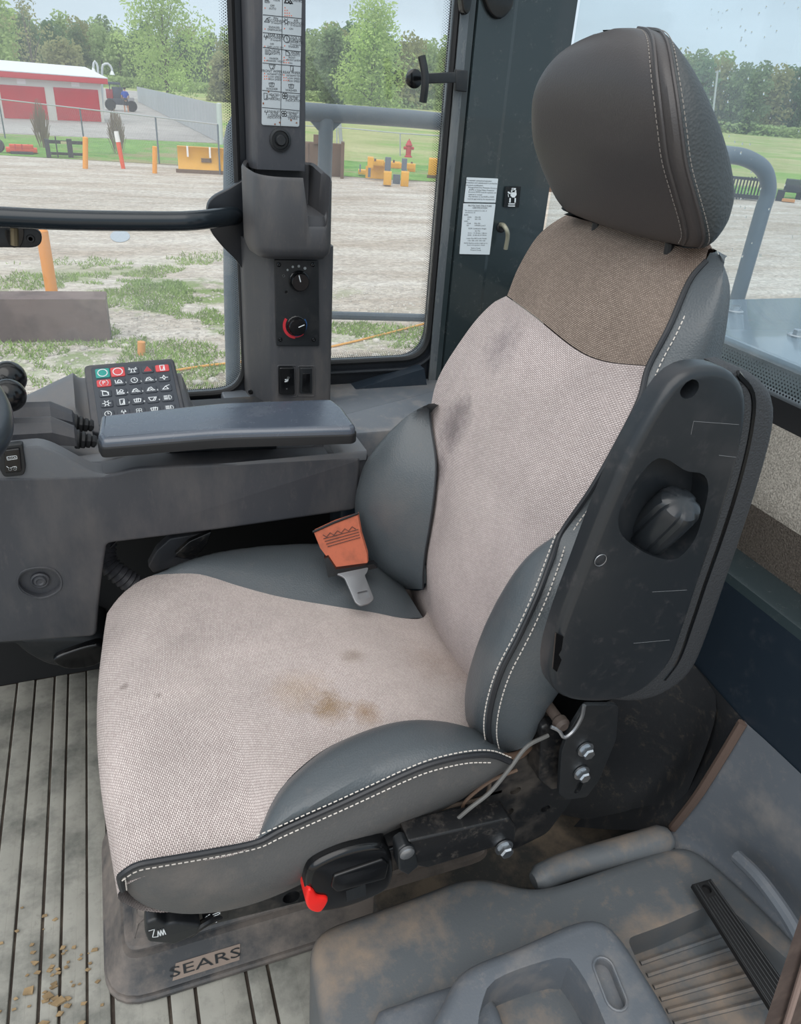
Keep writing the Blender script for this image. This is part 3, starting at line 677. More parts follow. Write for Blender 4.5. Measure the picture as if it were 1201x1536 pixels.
# fluted knob in its pocket
kb = P(968, 806, Y=AY+.026); kt = P(1024, 752, Y=AY-.006); ax = (kt-kb).normalized()
side_v = ax.cross(VY).normalized(); up_v = side_v.cross(ax)
rws = []; SEG = 36
for t, rs in [(0, .9), (.08, 1.0), (.5, 1.0), (.85, .97), (.95, .85), (1.0, .62), (1.02, .2)]:
    rws.append([kb+ax*((kt-kb).length*t)+(side_v*math.cos(2*math.pi*k/SEG)*.0225+up_v*math.sin(2*math.pi*k/SEG)*.022)*rs*(1-.13*max(0, math.cos(6*2*math.pi*k/SEG))**3) for k in range(SEG)])
v, f = gridmesh(rws, True); f.append(tuple(range(len(v)-SEG, len(v))))
obj('adjuster_knob', v, f, arm_m, arm, label='black fluted knob in the pocket of the folded armrest')
plate('pocket_dust', smooth2(py([(935, 790), (950, 812), (985, 832), (1015, 834), (1035, 812), (1010, 822), (985, 818), (955, 805)], AY+.028), 30), frame_y(AY+.028), .006, mat('dust_heap', DUST, .95), arm)
c = P(900, 840, Y=AY-.0005)
plate('cap_plug', circ((c.x, c.z), .0055), frame_y(AY-.001), .004, arm_m, arm, bev=.001)
tube('plug_ring', [Vector((c.x+.006*math.cos(a*math.pi/8), AY-.001, c.z+.006*math.sin(a*math.pi/8))) for a in range(16)], .0005, steel_w, arm, closed=True, seg=5)
for a_, b_ in [((1040, 632), (1108, 637)), ((1078, 683), (1104, 686)), ((978, 888), (1030, 885)), ((950, 965), (1004, 960)), ((1040, 632), (1036, 652))]:
    tube('scuff_line', [P(*a_, Y=AY-.0001), P(*b_, Y=AY-.0001)], .00022, mat('scuff', srgb(110, 112, 114), .6), arm, seg=4)
notch = [(834, 950), (845, 955), (842, 975), (838, 982), (842, 990), (835, 1008), (829, 1003)]
plate('side_notch', py(notch, AY-.0006), frame_y(AY-.0006), .002, blk_gloss, arm)

# --- suspension base
bx0, bx1, by0, by1 = -.135, .56, .700, 1.06
def brect(x0, x1, y0, y1, r): return roundpoly([(x0, y0), (x1, y0), (x1, y1), (x0, y1)], r, 6)
base = MB()
lv = [(0, .002, 0), (.003, 0, 0), (.009, 0, 0), (.012, .003, 0), (.013, .009, 0), (.016, .009, 0), (.019, .004, 0), (.022, .008, 0), (.068, .033, 0), (.069, .043, 0), (.074, .044, 0), (.082, .038, 0), (.086, .041, 0), (.089, .051, 0), (.115, .060, 0), (.117, .070, 0), (.16, .075, 0), (.19, .080, 0), (.27, .085, 0), (.30, .08, 0)]
rings = [[Vector((p[0], p[1], z)) for p in offs(brect(bx0, bx1, by0, by1, .07), d)] for z, d, _ in lv]
v, f = gridmesh(rings, True); f.append(tuple(range(len(v)-len(rings[0]), len(v))))
bs = obj('suspension_boot', v, f, rub_dust, seat)
# embossed name on the boot
upn = Vector((0, .020, .037)).normalized()
n0 = VX.cross(upn).normalized(); n0 = n0 if n0.y < 0 else -n0
d_ = ray(308, 1443); c_ = CAM+d_*((Vector((0, .708, .022))-CAM).dot(n0)/d_.dot(n0))
v, f = textvf('SEARS', .028, c_, VX*1.5, upn*.8, .0)
obj('embossed_name', [p+n0*.0022 for p in v], f, blk, bs, smooth=False)
obj('name_pad', [c_+VX*a_+upn*b_+n0*.0012 for a_, b_ in ((-.052, -.013), (.052, -.013), (.056, .013), (-.044, .013))], [(0, 1, 2, 3)], mat('pad_dusty', srgb(140, 126, 116), .8), bs, smooth=False)
# frame under the cushion
fr_ = plate('seat_frame', py([(222, 1385), (245, 1372), (470, 1318), (600, 1268), (690, 1225), (770, 1185), (770, 1225), (640, 1290), (470, 1350), (330, 1385), (285, 1400), (240, 1402)], .612), frame_y(.612), .03, blk_dust, seat,
      bev=.003, holes=[circ(P(271, 1382, Y=.612).xz, .012), circ(P(437, 1346, Y=.612).xz, .012)], hdepth=[.012, .012])
box('seat_pan', (-.05, .63, .33), (.46, 1.08, .385), blk_dust, seat, bev=.01)
lev = plate('adjuster_lever', roundpoly(py([(219, 1385), (235, 1378), (250, 1387), (262, 1384), (302, 1388), (296, 1402), (262, 1418), (222, 1414), (217, 1400)], .585), .004), frame_y(.585), .02, blk, seat, bev=.004)
tube('lever_arm', [P(285, 1400, Y=.60), P(305, 1385, Y=.60), P(330, 1372, Y=.61)], .006, blk_dust, seat, n=8)
q = P(236, 1399, Y=.5842); b = MB(); b.add(strokesvf([[(-1, .9), (-.3, .9), (-.7, -.7), (-.1, -.9)], [(.0, -.9), (.1, .5), (.3, -.9)], [(.35, -.9), (.45, .5), (.65, -.9)], [(.7, -.9), (.8, .5), (1, -.9)]], q, VX, VZ, .009, .12)); b.build('lever_symbol', ink_w, lev, smooth=False)
lb = plate('icon_label', roundpoly(py([(303, 1371), (341, 1360), (343, 1377), (306, 1390)], .605), .001), frame_y(.605), .008, blk_gloss, seat)
q = P(320, 1376, Y=.604); b = MB(); b.add(strokesvf([arc(-.3, 0, .8, 100, 260, 8), [(-.4, -.8), (-.1, -1.0)], [(.0, -.9), (.6, -.9)], [(.3, -1.2), (.3, -.6)], [(0, .6), (.8, .7), (.8, .3), (.1, .2)]], q, VX, VZ, .010, .16)); b.build('icon_print', ink_w, lb, smooth=False)

# --- belt buckle and its arm, recliner plates, bolts, rod and cable
YB = .535
bk = plate('belt_buckle', smooth2(py([(462, 1312), (478, 1296), (520, 1278), (565, 1270), (584, 1276), (591, 1300), (588, 1328), (570, 1344), (520, 1364), (480, 1371), (464, 1366), (459, 1340)], YB), 50), frame_y(YB), .035, blk_gloss, seat, bev=.008, steps=4, label='black seat belt buckle')
plate('buckle_rib', roundpoly(py([(500, 1314), (575, 1288), (583, 1296), (578, 1318), (505, 1338), (496, 1330)], YB-.002), .004), frame_y(YB-.003), .006, blk_gloss, bk, bev=.002)
plate('red_button', smooth2(py([(462, 1335), (470, 1336), (476, 1344), (491, 1347), (490, 1356), (480, 1368), (466, 1366), (459, 1355)], YB-.003), 30), frame_y(YB-.004), .03, red_m, bk, bev=.003, label='red release button')
v, f = textvf('AA', .008, P(541, 1340, Y=YB-.001), VX, VZ, 0); 
plate('buckle_mark', py([(519, 1337), (548, 1326), (549, 1343), (520, 1353)], YB-.0008), frame_y(YB-.0008), .002, blk, bk)
br = plate('buckle_bracket', roundpoly(py([(612, 1262), (765, 1228), (774, 1240), (773, 1262), (640, 1303), (618, 1298)], .53), .003), frame_y(.53), .030, blk_dust, seat, bev=.003)
plate('bracket_hook', roundpoly(py([(597, 1276), (608, 1268), (622, 1272), (628, 1300), (612, 1314), (598, 1306)], .525), .003), frame_y(.525), .02, blk, br, bev=.003)
lathe('rivet', [(.0095, 0), (.0095, -.004), (.0065, -.006), (0.001, -.006)], P(609, 1277, Y=.524), (0, 1, 0), steel_w, br, seg=16)
def hexbolt(px, py_, Y, s, parent, name='hex_bolt'):
    c = P(px, py_, Y=Y); b = MB(); b.add(lathevf([(s*1.35, 0), (s*1.35, -.0025), (s*.9, -.003)], c, (0, 1, 0), 20)); b.add(lathevf([(s, -.002), (s, -.010), (s*.82, -.0125), (.001, -.0125)], c, (0, 1, 0), 6))
    return b.build(name, steel, parent, ang=20)
hexbolt(755, 1270, .529, .0095, seat)
plate('rail_cover', smooth2(py([(540, 1262), (580, 1240), (620, 1228), (638, 1232), (636, 1252), (600, 1268), (560, 1276), (538, 1280)], .57), 30), frame_y(.57), .03, blk_dust, seat, bev=.005)
hp = [(690, 1225), (720, 1180), (745, 1150), (790, 1115), (820, 1085), (850, 1110), (858, 1200), (820, 1250), (770, 1275), (735, 1262), (700, 1250)]
H = [circ(P(x, y, Y=.60).xz, r, 14, ry) for x, y, r, ry in [(773, 1186, .0085, .007), (742, 1206, .007, .0065), (818, 1213, .008, .0065), (763, 1218, .008, .0075)]]
plate('hinge_plate', roundpoly(py(hp, .60), .01), frame_y(.60), .006, blk_dust, seat, holes=H, floor=False)
box('hinge_back', P(735, 1235, Y=.609), P(835, 1170, Y=.613), mat('far_side_beige', srgb(205, 192, 176), .9), seat)
gp = [(812, 1092), (824, 1086), (832, 1096), (850, 1104), (846, 1180), (828, 1186), (808, 1170)]
plate('hinge_gusset', roundpoly(py(gp, .565), .004), frame_y(.565), .03, blk_dust, seat, bev=.003)
for x, y in ((806, 1118), (804, 1140)): lathe('rivet', [(.008, 0), (.008, -.004), (.005, -.007), (.001, -.007)], P(x, y, Y=.588), (0, 1, 0), blk_dust, seat, seg=12)
lathe('pivot_stud', [(.007, .03), (.007, 0), (.010, -.004), (.010, -.012), (.006, -.016), (.001, -.016)], P(836, 1078, Y=.56), (0, 1, 0), mat('rusty_stud', srgb(72, 62, 56), .6), seat, seg=16)
bp = [(853, 1098), (878, 1058), (928, 1058), (924, 1110), (898, 1172), (880, 1196), (850, 1200), (838, 1192), (842, 1130)]
plate('armrest_mount', roundpoly(py(bp, .545), .006), frame_y(.545), .006, blk, seat, bev=.001, holes=[pill(P(870, 1176, Y=.545).xz, P(866, 1186, Y=.545).xz, .005)], floor=False)
hexbolt(877, 1123, .544, .0085, seat); hexbolt(871, 1158, .544, .0085, seat)
tube('bracket_edge', [P(876, 1058, Y=.54), P(872, 1076, Y=.54), P(860, 1096, Y=.54), P(846, 1106, Y=.54), P(838, 1096, Y=.545), P(826, 1090, Y=.55)], .0025, steel_w, seat, n=24, seg=6)
tube('control_cable', [P(822, 1103, Y=.56), P(790, 1120, Y=.555), P(765, 1152, Y=.548), P(735, 1188, Y=.545), P(705, 1212, Y=.545), P(675, 1238, Y=.55)], .0027, mat('grey_cable', srgb(98, 98, 96), .6), seat, n=30, seg=8)
tube('release_rod', [P(640, 1252, Y=.58), P(668, 1240, Y=.575), P(690, 1224, Y=.572), P(698, 1202, Y=.57), P(735, 1172, Y=.568), P(775, 1155, Y=.57)], .0024, mat('rusty_rod', srgb(104, 84, 70), .6), seat, n=30, seg=8)
tube('wire_rod', [P(640, 1220, Y=.585), P(680, 1208, Y=.58), P(725, 1196, Y=.58), P(734, 1176, Y=.575), P(730, 1163, Y=.57)], .0028, mat('dusty_rod', srgb(96, 84, 74), .7), seat, n=24, seg=8)
tube('dusty_seam', [P(690, 1138, Y=.565), P(740, 1136, Y=.565), P(775, 1134, Y=.575), P(800, 1110, Y=.6), P(820, 1080, Y=.62)], .006, MATS['rusty_rod'], seat, n=20, seg=8)
for i in range(3): tube('coil_spring', [P(778-4*i, 1104+7*i, Y=.62)+Vector((.012*math.cos(a), .01*math.sin(a), .004*math.cos(a))) for a in [k*math.pi/6 for k in range(12)]], .0022, blk, seat, closed=True, seg=6)

# ================================================================== seat belt end lying on the far bolster
belt = thing('seat_belt', 'faded orange seat belt end with a black stop and steel tongue on the far bolster', 'seat belt', (.34, 1.05, .50))
o0 = P(515, 850, Y=1.035)
def wpt(x, y, d=0): return P(x, y, Y=.985+max(0, 866-y)*.0008+d)
wb = [(470, 797), (500, 783), (536, 771), (541, 800), (550, 830), (551, 848), (530, 854), (503, 856), (492, 838), (480, 822)]
fv = [wpt(x, y) for x, y in wb]; bv = [p+Vector((.004, .006, 0)) for p in fv]; n = len(fv)
obj('webbing', fv+bv, [tuple(range(n)), tuple(range(n, 2*n))[::-1]]+[(i, (i+1) % n, (i+1) % n+n, i+n) for i in range(n)], orange_web, belt, label='faded orange webbing')
tube('webbing_hem', [wpt(469, 798, -.001), wpt(500, 784, -.001), wpt(537, 770, -.001)], .0022, blk, belt, seg=6)
b = MB()
for k in range(4): b.add(tubevf([wpt(485+2*k, 808+4*k, -.0015), wpt(537+k, 794+4*k, -.0015)], .0006, 4))
zz = [wpt(484+i*5.5, 803-i*1.5+(4 if i % 2 else -1), -.0015) for i in range(10)]
b.add(tubevf(zz, .0006, 4)); b.build('belt_stitching', ink, belt, kind='stuff', smooth=False)
st = [(486, 838), (492, 836), (504, 854), (548, 848), (560, 846), (566, 852), (540, 858), (515, 862), (503, 864), (492, 866)]
fv = [wpt(x, y, -.004) for x, y in st]; bv = [p+Vector((.004, .012, .0)) for p in fv]; n = len(fv)
obj('web_stop', fv+bv, [tuple(range(n)), tuple(range(n, 2*n))[::-1]]+[(i, (i+1) % n, (i+1) % n+n, i+n) for i in range(n)], blk_gloss, belt, label='black plastic web stop')
tg = roundpoly([(504, 862), (552, 852), (550, 860), (546, 864), (560, 900), (554, 906), (540, 910), (532, 904), (516, 868), (511, 865)], 3, 3)
O3 = P(530, 880, Y=1.0); 
def tp3(x, y): return P(x, y, Y=.985-(y-852)*.0012)
outer = [tp3(x, y) for x, y in tg]; hole = [tp3(x, y) for x, y in roundpoly([(535, 890), (550, 887), (553, 898), (538, 901)], 1.5, 2)]
uu = (tp3(552, 852)-tp3(504, 862)).normalized(); vv = (tp3(530, 860)-tp3(545, 905)); vv = (vv-uu*vv.dot(uu)).normalized(); ww = uu.cross(vv)
if ww.dot(ray(530, 880)) < 0: ww = -ww
fr5 = (O3, uu, vv, ww); tofr = lambda p: ((p-O3).dot(uu), (p-O3).dot(vv))
dep = sum((p-O3).dot(ww) for p in outer)/len(outer)
plate('tongue', [tofr(p) for p in outer], (O3+ww*(dep-.003), uu, vv, ww), .003, steel_w, belt, bev=.0006, holes=[[tofr(p) for p in hole]], floor=False, label='steel tongue with a square slot')

# ================================================================== RIGHT CONSOLE
con = thing('side_console', 'dark grey right hand console with padded armrest and control levers, between seat and window', 'console', (.1, 1.3, 0))
CY = 1.12
pl = [(-60, 716), (60, 716), (165, 712), (200, 702), (541, 686), (536, 765), (330, 795), (160, 816), (150, 885), (145, 955), (20, 964), (-60, 968)]
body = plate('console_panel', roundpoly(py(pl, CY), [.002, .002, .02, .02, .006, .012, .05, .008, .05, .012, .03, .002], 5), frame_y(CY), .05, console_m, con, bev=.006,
   holes=[smooth2(py([(60, 853), (80, 857), (90, 870), (86, 884), (62, 895), (38, 888), (28, 874), (36, 859)], CY), 28)], hdepth=[.010])
c = P(60, 871, Y=CY+.006)
tube('recess_rim', [Vector((p[0], CY-.0005, p[1])) for p in smooth2(py([(60, 851), (82, 855), (92, 870), (88, 886), (62, 897), (36, 890), (26, 874), (34, 857)], CY), 28)], .0016, console_m, body, closed=True, seg=6)
lathe('recess_screw', [(.0145, .004), (.0145, -.001), (.012, -.003), (.010, -.001), (.0085, -.004), (.006, -.0045), (.004, -.003), (.001, -.003)], c, (0, 1, 0), console_m, body, seg=20)
box('console_inner', (-.5, 1.17, .62), (.33, 1.52, .67), liner_d, con)
box('console_end', (.30, 1.13, .60), (.395, 1.34, .70), console_m, con, bev=.008)
# top shell as a height field
def sst(a, b_, t): t = max(0, min(1, (t-a)/(b_-a))); return t*t*(3-2*t)
zlow = P(400, 692, Y=CY).z+.004
def zback(x): return .772-.45*max(0, -.06-x)-.25*max(0, -.25-x)*0+.004*sst(0, .1, x)
def ztop(x, y):
    L = 1-sst(-.135, -.035, x)                   # raised left part
    rim = 1-sst(1.150, 1.175, y)
    zl = (zlow+.056-.03*sst(.12, .5, -x))*rim+(1-rim)*(zlow-.012)     # near hump, then the lever well
    bk_ = sst(1.365, 1.385, y); zl = zl*(1-bk_)+bk_*(zback(x)-.028*(1-sst(1.385, 1.45, y)))
    right = zlow-.002
    tray = sst(1.124, 1.129, y)*(1-sst(1.175, 1.181, y))*sst(-.045, -.025, x)*(1-sst(.325, .34, x))
    right -= .022*tray
    right -= .03*sst(1.20, 1.26, y)
    kr = sst(1.34, 1.47, y)*(1-sst(.11, .13, x)); right = right*(1-kr)+kr*.750
    Lb = 1-sst(-.085, -.075, x) if y > 1.3 else L
    Lm = L*(1-sst(1.28, 1.32, y))+Lb*sst(1.28, 1.32, y)
    return Lm*zl+(1-Lm)*right-.05*sst(1.462, 1.50, y)
xs = [-.55+i*.0075 for i in range(126)]; ys = [CY+.0005]+[CY+.0025+j*.003 for j in range(10)]+[CY+.033+j*.006 for j in range(60)]
g = []
for j, y in enumerate(ys):
    g.append([Vector((x, y, ztop(x, y)-(.004 if j == 0 else 0))) for x in xs])
sk = [Vector((p.x, p.y+.002, zlow-.02)) for p in g[0]]; g = [sk]+g+[[p+Vector((0, .004, -.25)) for p in g[-1]]]
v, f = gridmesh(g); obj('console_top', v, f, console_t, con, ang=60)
# padded armrest
AZ = .787
ap = pz([(150, 622), (330, 603), (498, 597), (514, 610), (534, 637), (528, 641), (330, 646), (152, 660), (146, 650)], AZ)
ap = roundpoly(ap, [.006, .02, .012, .006, .006, .004, .03, .006, .004], 4)
arm2 = plate('armrest', offs(ap, -.002), frame_z(AZ-.012), .016, rubber, con, bev=.003)
plate('armrest_pad', ap, frame_z(AZ), .018, pad_m, arm2, bev=.009, steps=5)
plate('armrest_base', offs(ap, .02), frame_z(AZ-.022), .008, blk, arm2)
box('armrest_stand', (.06, 1.175, .68), (.24, 1.21, AZ-.02), blk, con, bev=.005)
# hydraulic levers
def lever(y0, z0, x1, lbl):
    s = []
    for x, w, zt, zb in [(-.40, .021, .040, .0), (-.24, .021, .042, .0), (-.17, .023, .042, .0), (-.115, .023, .040, .0), (-.083, .020, .020, -.006), (-.078, .014, .008, -.012)]:
        xx = x+x1; s.append([Vector((xx, y0-w, z0+zb)), Vector((xx, y0-w, z0+zb+(zt-zb)*.55)), Vector((xx, y0-w*.55, z0+zt*.9)), Vector((xx, y0, z0+zt)), Vector((xx, y0+w*.55, z0+zt*.9)), Vector((xx, y0+w, z0+zb+(zt-zb)*.55)), Vector((xx, y0+w, z0+zb))])
    v, f = gridmesh(s); f.append(tuple(range(len(v)-7, len(v)))); lv = obj('lever', v, f, console_m, con, ang=18, label=lbl)
    for i in range(4):
        xx = x1-.082+.008*i
        tube('boot_fold', [Vector((xx, y0-.014+.002*i, z0-.012)), Vector((xx+.003, y0-.011, z0+.006-.004*i)), Vector((xx+.003, y0+.011, z0+.006-.004*i)), Vector((xx, y0+.014, z0-.012))], .0045, rubber, lv, n=10, seg=6)
lever(1.235, zlow+.015, .0, 'dark grey angular control lever nearer the seat')
lever(1.305, zlow+.015, -.004, 'dark grey angular control lever nearer the window')
# rocker switch on the near hump
rs = roundpoly(py([(3, 668), (34, 664), (39, 700), (36, 712), (6, 715), (-2, 700)], CY-.001), .005)
sw = plate('rocker_switch', rs, frame_y(CY-.004), .012, blk, con, bev=.002)
sb = plate('rocker', roundpoly(py([(6, 674), (30, 671), (33, 706), (8, 709)], CY-.004), .003), frame_y(CY-.008), .008, blk_gloss, sw, bev=.002)
b = MB(); c = P(18, 687, Y=CY-.0085); b.add(strokesvf([[(-1, -.45), (1, -.3), (1, .5), (-1, .4), (-1, -.45)]], c, VX, VZ, .0065, .12)); b.add(textvf('LOCK', .0042, c, VX, VZ)); 
c2 = P(18, 702, Y=CY-.0085); b.add(strokesvf([arc(-.45, -.3, .3), arc(.55, -.3, .3), [(-1, .5), (-.6, 0), (0, .1), (.2, .3), (.9, .3), (.95, 0), (.3, -.1)]], c2, VX, VZ, .0065, .14)); b.build('switch_symbol', ink_w, sb, smooth=False)
# hidden lower gear between console and seat
hs = thing('corrugated_hose', 'black corrugated hose hanging below the console beside the seat cushion', 'hose', (0, 1.2, .4))
hp_ = catmull([P(160, 800, Y=1.22), P(158, 838, Y=1.21), P(180, 862, Y=1.20), P(215, 885, Y=1.20), P(250, 900, Y=1.2)], 60)
v, f = tubevf(hp_, .02, 14, rr=[.0175+.0025*(1 if i % 3 == 0 else -1 if i % 3 == 1 else 0) for i in range(60)]); obj('hose', v, f, mat('hose_black', srgb(62, 62, 66), .5), hs, ang=80)
tube('hose_tie', [p for p in [P(165, 822, Y=1.2), P(175, 812, Y=1.2)]], .0015, blk, hs, seg=6)
gb = thing('seat_bracket', 'angular grey metal bracket showing in the dark gap below the console', 'bracket', (.1, 1.2, .4))
bq = lambda pts, Y: roundpoly(py(pts, Y), .004)
plate('bracket_plate', bq([(222, 850), (235, 826), (255, 808), (315, 798), (308, 812), (280, 828), (262, 836), (300, 842), (230, 860)], 1.24), frame_y(1.24), .02, console_m, gb, bev=.003)
plate('bracket_arm', bq([(262, 832), (284, 812), (318, 797), (312, 815), (300, 830), (275, 838)], 1.2), frame_y(1.2), .01, blk_dust, gb, bev=.002)
duct = thing('floor_duct', 'low rounded black duct on the floor under the console', 'duct', (-.2, 1.5, 0))
b = MB(); s = []
for x, sc_ in [(-.50, 1), (-.36, 1), (-.30, .97), (-.27, .85), (-.1, .85), (-.05, .85)]:
    pass
dv = smooth2(py([(-60, 955), (145, 955), (150, 990), (130, 1001), (80, 1003), (40, 985), (10, 965), (-60, 964)], 1.40), 40)
plate('duct_body', dv, frame_y(1.40), .14, blk, duct, bev=.02)
plate('duct_rim', smooth2(py([(80, 990), (110, 975), (150, 966), (160, 985), (140, 1000), (100, 1004)], 1.385), 30), frame_y(1.385), .02, blk_gloss, duct, bev=.006)
struct(box('wall_front_lower', (-1.3, 1.52, 0), (.95, 1.58, .62), rubber)).name = 'baseboard_right'

# keypad on its tilted mount
kp = thing('control_keypad', 'tilted square keypad with green, red and grey symbol keys on the console', 'keypad', (.02, 1.42, .8))
k0 = P(136, 551, Y=1.455); k1 = P(257, 541, Y=1.455); k2 = P(157, 640, Y=1.335)
ku = (k1-k0).normalized(); kw = (k1-k0).length; kv = (k2-k0); kv = (kv-ku*kv.dot(ku)); kh = kv.length; kv.normalize(); kn = kv.cross(ku).normalized()
if kn.z < 0: kn = -kn
kfr = (k0, ku, kv, -kn)
plate('keypad_frame', roundpoly([(-.012, -.008), (kw+.005, -.008), (kw+.009, kh+.012), (-.012, kh+.012)], .010), (k0-kn*.001, ku, kv, -kn), .03, console_m, kp, bev=.004)
face = plate('keypad_face', roundpoly([(0, 0), (kw-.002, 0), (kw, kh), (0.001, kh)], .006), (k0+kn*.0005, ku, kv, -kn), .004, keyk, kp, bev=.001)
plate('keypad_slot', [(-.0065, .004), (-.0035, .004), (-.0015, kh), (-.0045, kh)], (k0+kn*.0004-kn*.004, ku, kv, -kn), .002, rubber, kp)
CIR = [arc(0, 0, .8)]
ICON = {'ring': CIR, 'clock': [arc(0, 0, .75), [(0, 0), (0, .45)], [(0, 0), (.25, 0)]],
 'beacon': [[(-.35, -.6), (-.3, .4), (.3, .4), (.35, -.6), (-.35, -.6)], [(-.6, -.6), (.6, -.6)], [(-.6, .2), (-.95, .35)], [(-.55, .55), (-.85, .8)], [(.6, .2), (.95, .35)], [(.55, .55), (.85, .8)]],
 'tri': [[(-.8, -.6), (0, .7), (.8, -.6), (-.8, -.6)], [(-.35, -.35), (0, .2), (.35, -.35), (-.35, -.35)]],
 'door': [[(-.5, -.8), (.5, -.8), (.5, .8), (-.5, .8), (-.5, -.8)], [(-.1, -.5), (.3, -.5), (.3, .3)]],
 'bucket': [[(-.9, .5), (-.8, -.5), (.8, -.5)], [(-.5, -.2), (-.1, .5), (.4, .3), (.6, -.2), (-.5, -.2)]],
 'load': [[(-.8, .7), (-.8, -.7), (.7, -.7)], [(-.6, -.3), (.1, .6), (.6, .3), (.3, -.3), (-.6, -.3)], [(-.3, .1), (.8, -.5)]],
 'rect': [[(-.6, -.7), (.7, -.7), (.7, .2), (-.6, .6), (-.6, -.7)], [(-.9, .8), (.3, .5), (.7, -.5)]],
 'gear': [arc(0, 0, .45, 0, 360, 8)]+[[(.5*math.cos(a), .5*math.sin(a)), (.9*math.cos(a), .9*math.sin(a))] for a in [k*math.pi/3 for k in range(6)]],
 'loader': [[(-.9, -.5), (-.5, .3), (.1, .5), (.5, -.1), (.9, -.5), (.2, -.4), (-.9, -.5)], arc(-.3, -.2, .3), arc(.4, -.3, .25)],
 'wiper': [[(-.9, .5), (.9, .5), (.5, -.5), (-.5, -.5), (-.9, .5)], [(0, -.5), (.5, .3)]],
 'light': [arc(.3, 0, .6, -90, 90), [(.3, .6), (.3, -.6)], [(0, .5), (-.8, .5)], [(0, .15), (-.8, .15)], [(0, -.2), (-.8, -.2)], [(0, -.5), (-.8, -.5)]],
 'diamond': [[(-.3, 0), (0, .7), (.3, 0), (0, -.7), (-.3, 0)], [(-.9, 0), (-.3, 0)], [(.3, 0), (.9, 0)]],
 'hook': [[(-.8, -.5), (0, .4), (.6, -.5), (-.8, -.5)], [(0, .4), (.9, .7)]],
 'park': [arc(0, 0, .95, 130, 230), arc(0, 0, .95, -50, 50)], 'fan': [arc(.3, .3, .3), arc(-.3, -.3, .3), arc(.3, -.3, .3), arc(-.3, .3, .3)],
 'arrows': [[(-.3, .6), (-.5, .1), (-.1, .1)], [(.3, .6), (.5, .1), (.1, .1)], [(0, -.6), (0, 0)]], 'defrost': [[(-.8, .4), (-.6, -.5), (.6, -.5), (.8, .4), (-.8, .4)], [(-.3, -.3), (-.1, .6)], [(.1, -.3), (.3, .6)]]}
KEYS = [['ring', 'ring', 'beacon', 'tri', 'door'], ['park', 'bucket', 'clock', 'loader', 'diamond'], ['rect', 'load', 'loader', 'loader', 'hook'], ['gear', 'door', 'defrost', 'wiper', 'light'], ['clock', 'arrows', 'fan', 'defrost', 'light']]
cw, ch_ = (kw-.012)/5, (kh-.010)/5.4
for r in range(5):
    for q in range(5):
        cx = .006+cw*(q+.5); cy = .006+ch_*(r+.5); big = r == 0 and q < 2
        col = {(0, 0): greenk, (0, 1): redk, (0, 4): redk, (1, 0): redk}.get((r, q), keyk)
        hw, hh = cw*(.47 if col is not keyk else .40), ch_*(.46 if big else .34)
        if col is not keyk: lb_ = {(0, 0): 'green start key', (0, 1): 'red stop key, second from the left', (0, 4): 'red key in the far corner', (1, 0): 'red parking brake key'}[(r, q)]
        else: lb_ = None
        pg = roundpoly([(cx-hw, cy-hh), (cx+hw, cy-hh), (cx+hw, cy+hh), (cx-hw, cy+hh)], .003, 3)
        key = plate('key', pg, (k0+kn*.0025, ku, kv, -kn), .004, col, kp, bev=.0012, steps=2, label=lb_)
        b = MB(); o = k0+ku*cx+kv*cy+kn*.003
        s = min(hw, hh)*.95
        b.add(strokesvf(ICON[KEYS[r][q]], o, ku, -kv, s, .17))
        if (r, q) == (1, 0): b.add(textvf('P', s*1.5, o, ku, -kv))
        if 0 < r < 4 and 0 < q < 4: b.add(textvf(str((r-1)*3+q), s*.75, o+ku*s*1.5+kv*s*.5, ku, -kv))
        pm_ = ink_w
        if (r, q) == (0, 3): pm_ = redk
        b.build('key_symbol', pm_, key, smooth=False)

# ================================================================== COLUMN between the windows
colm = thing('climate_column', 'dark grey column with cup holder, dial panel and two switches between the side windows', 'column', (.34, 1.5, .6))
YC = 1.45
xl = P(410, 480, Y=YC).x; xr = P(499, 480, Y=YC).x; xfar = P(366, 480, Y=1.55).x; zt = P(450, 378, Y=YC).z
cpoly = roundpoly([(xfar, 1.58), (xfar+.002, 1.545), (xl-.002, YC), (xr, YC), (xr+.004, 1.58)], [.001, .01, .014, .010, .001], 4)
# lower column tapers a little to its base
rings = []
for z, k in [(.60, 0), (.70, 0), (.80, 0), (.90, 0), (zt+.01, 0)]:
    rings.append([Vector((p[0], p[1], z)) for p in cpoly])
v, f = gridmesh(rings, True); f.append(tuple(range(len(cpoly)))[::-1]); f.append(tuple(range(len(v)-len(cpoly), len(v))))
obj('column_body', v, f, pillar_m, colm, ang=40)
# cup holder: thick-walled pocket with a slot in the near right wall
ox0, ox1 = P(376, 300, Y=1.40).x, P(500, 300, Y=1.40).x; zc0 = P(440, 380, Y=1.40).z; zc1 = P(400, 255, Y=1.40).z+.002
cup_o = roundpoly([(ox0+.02, 1.575), (ox0, 1.50), (ox0+.012, 1.385), (ox1-.004, 1.385), (ox1+.006, 1.575)], [.012, .03, .05, .02, .015], 8)
cup_o = [(p.x, p.y) for p in polyres([Vector((a, b_, 0)) for a, b_ in cup_o+[cup_o[0]]], 121)][:-1]
cup_i = [(p[0], p[1]) for p in offs(cup_o, .008)]
zslot = P(480, 340, Y=1.388).z; xs0 = P(459, 300, Y=1.388).x; xs1 = P(493, 300, Y=1.388).x
zfr = P(430, 266, Y=1.388).z; zbk = P(400, 243, Y=1.54).z; zfl = P(480, 322, Y=1.42).z
def toph(p, d=0):
    x, y = p
    s = sst(xs0-.004, xs0+.004, x)*(1-sst(xs1-.003, xs1+.005, x))*(1-sst(1.44, 1.46, y))
    return (zfr+(zbk-zfr)*max(0, min(1, (y-1.388)/.15)))*(1-s)+zslot*s-d
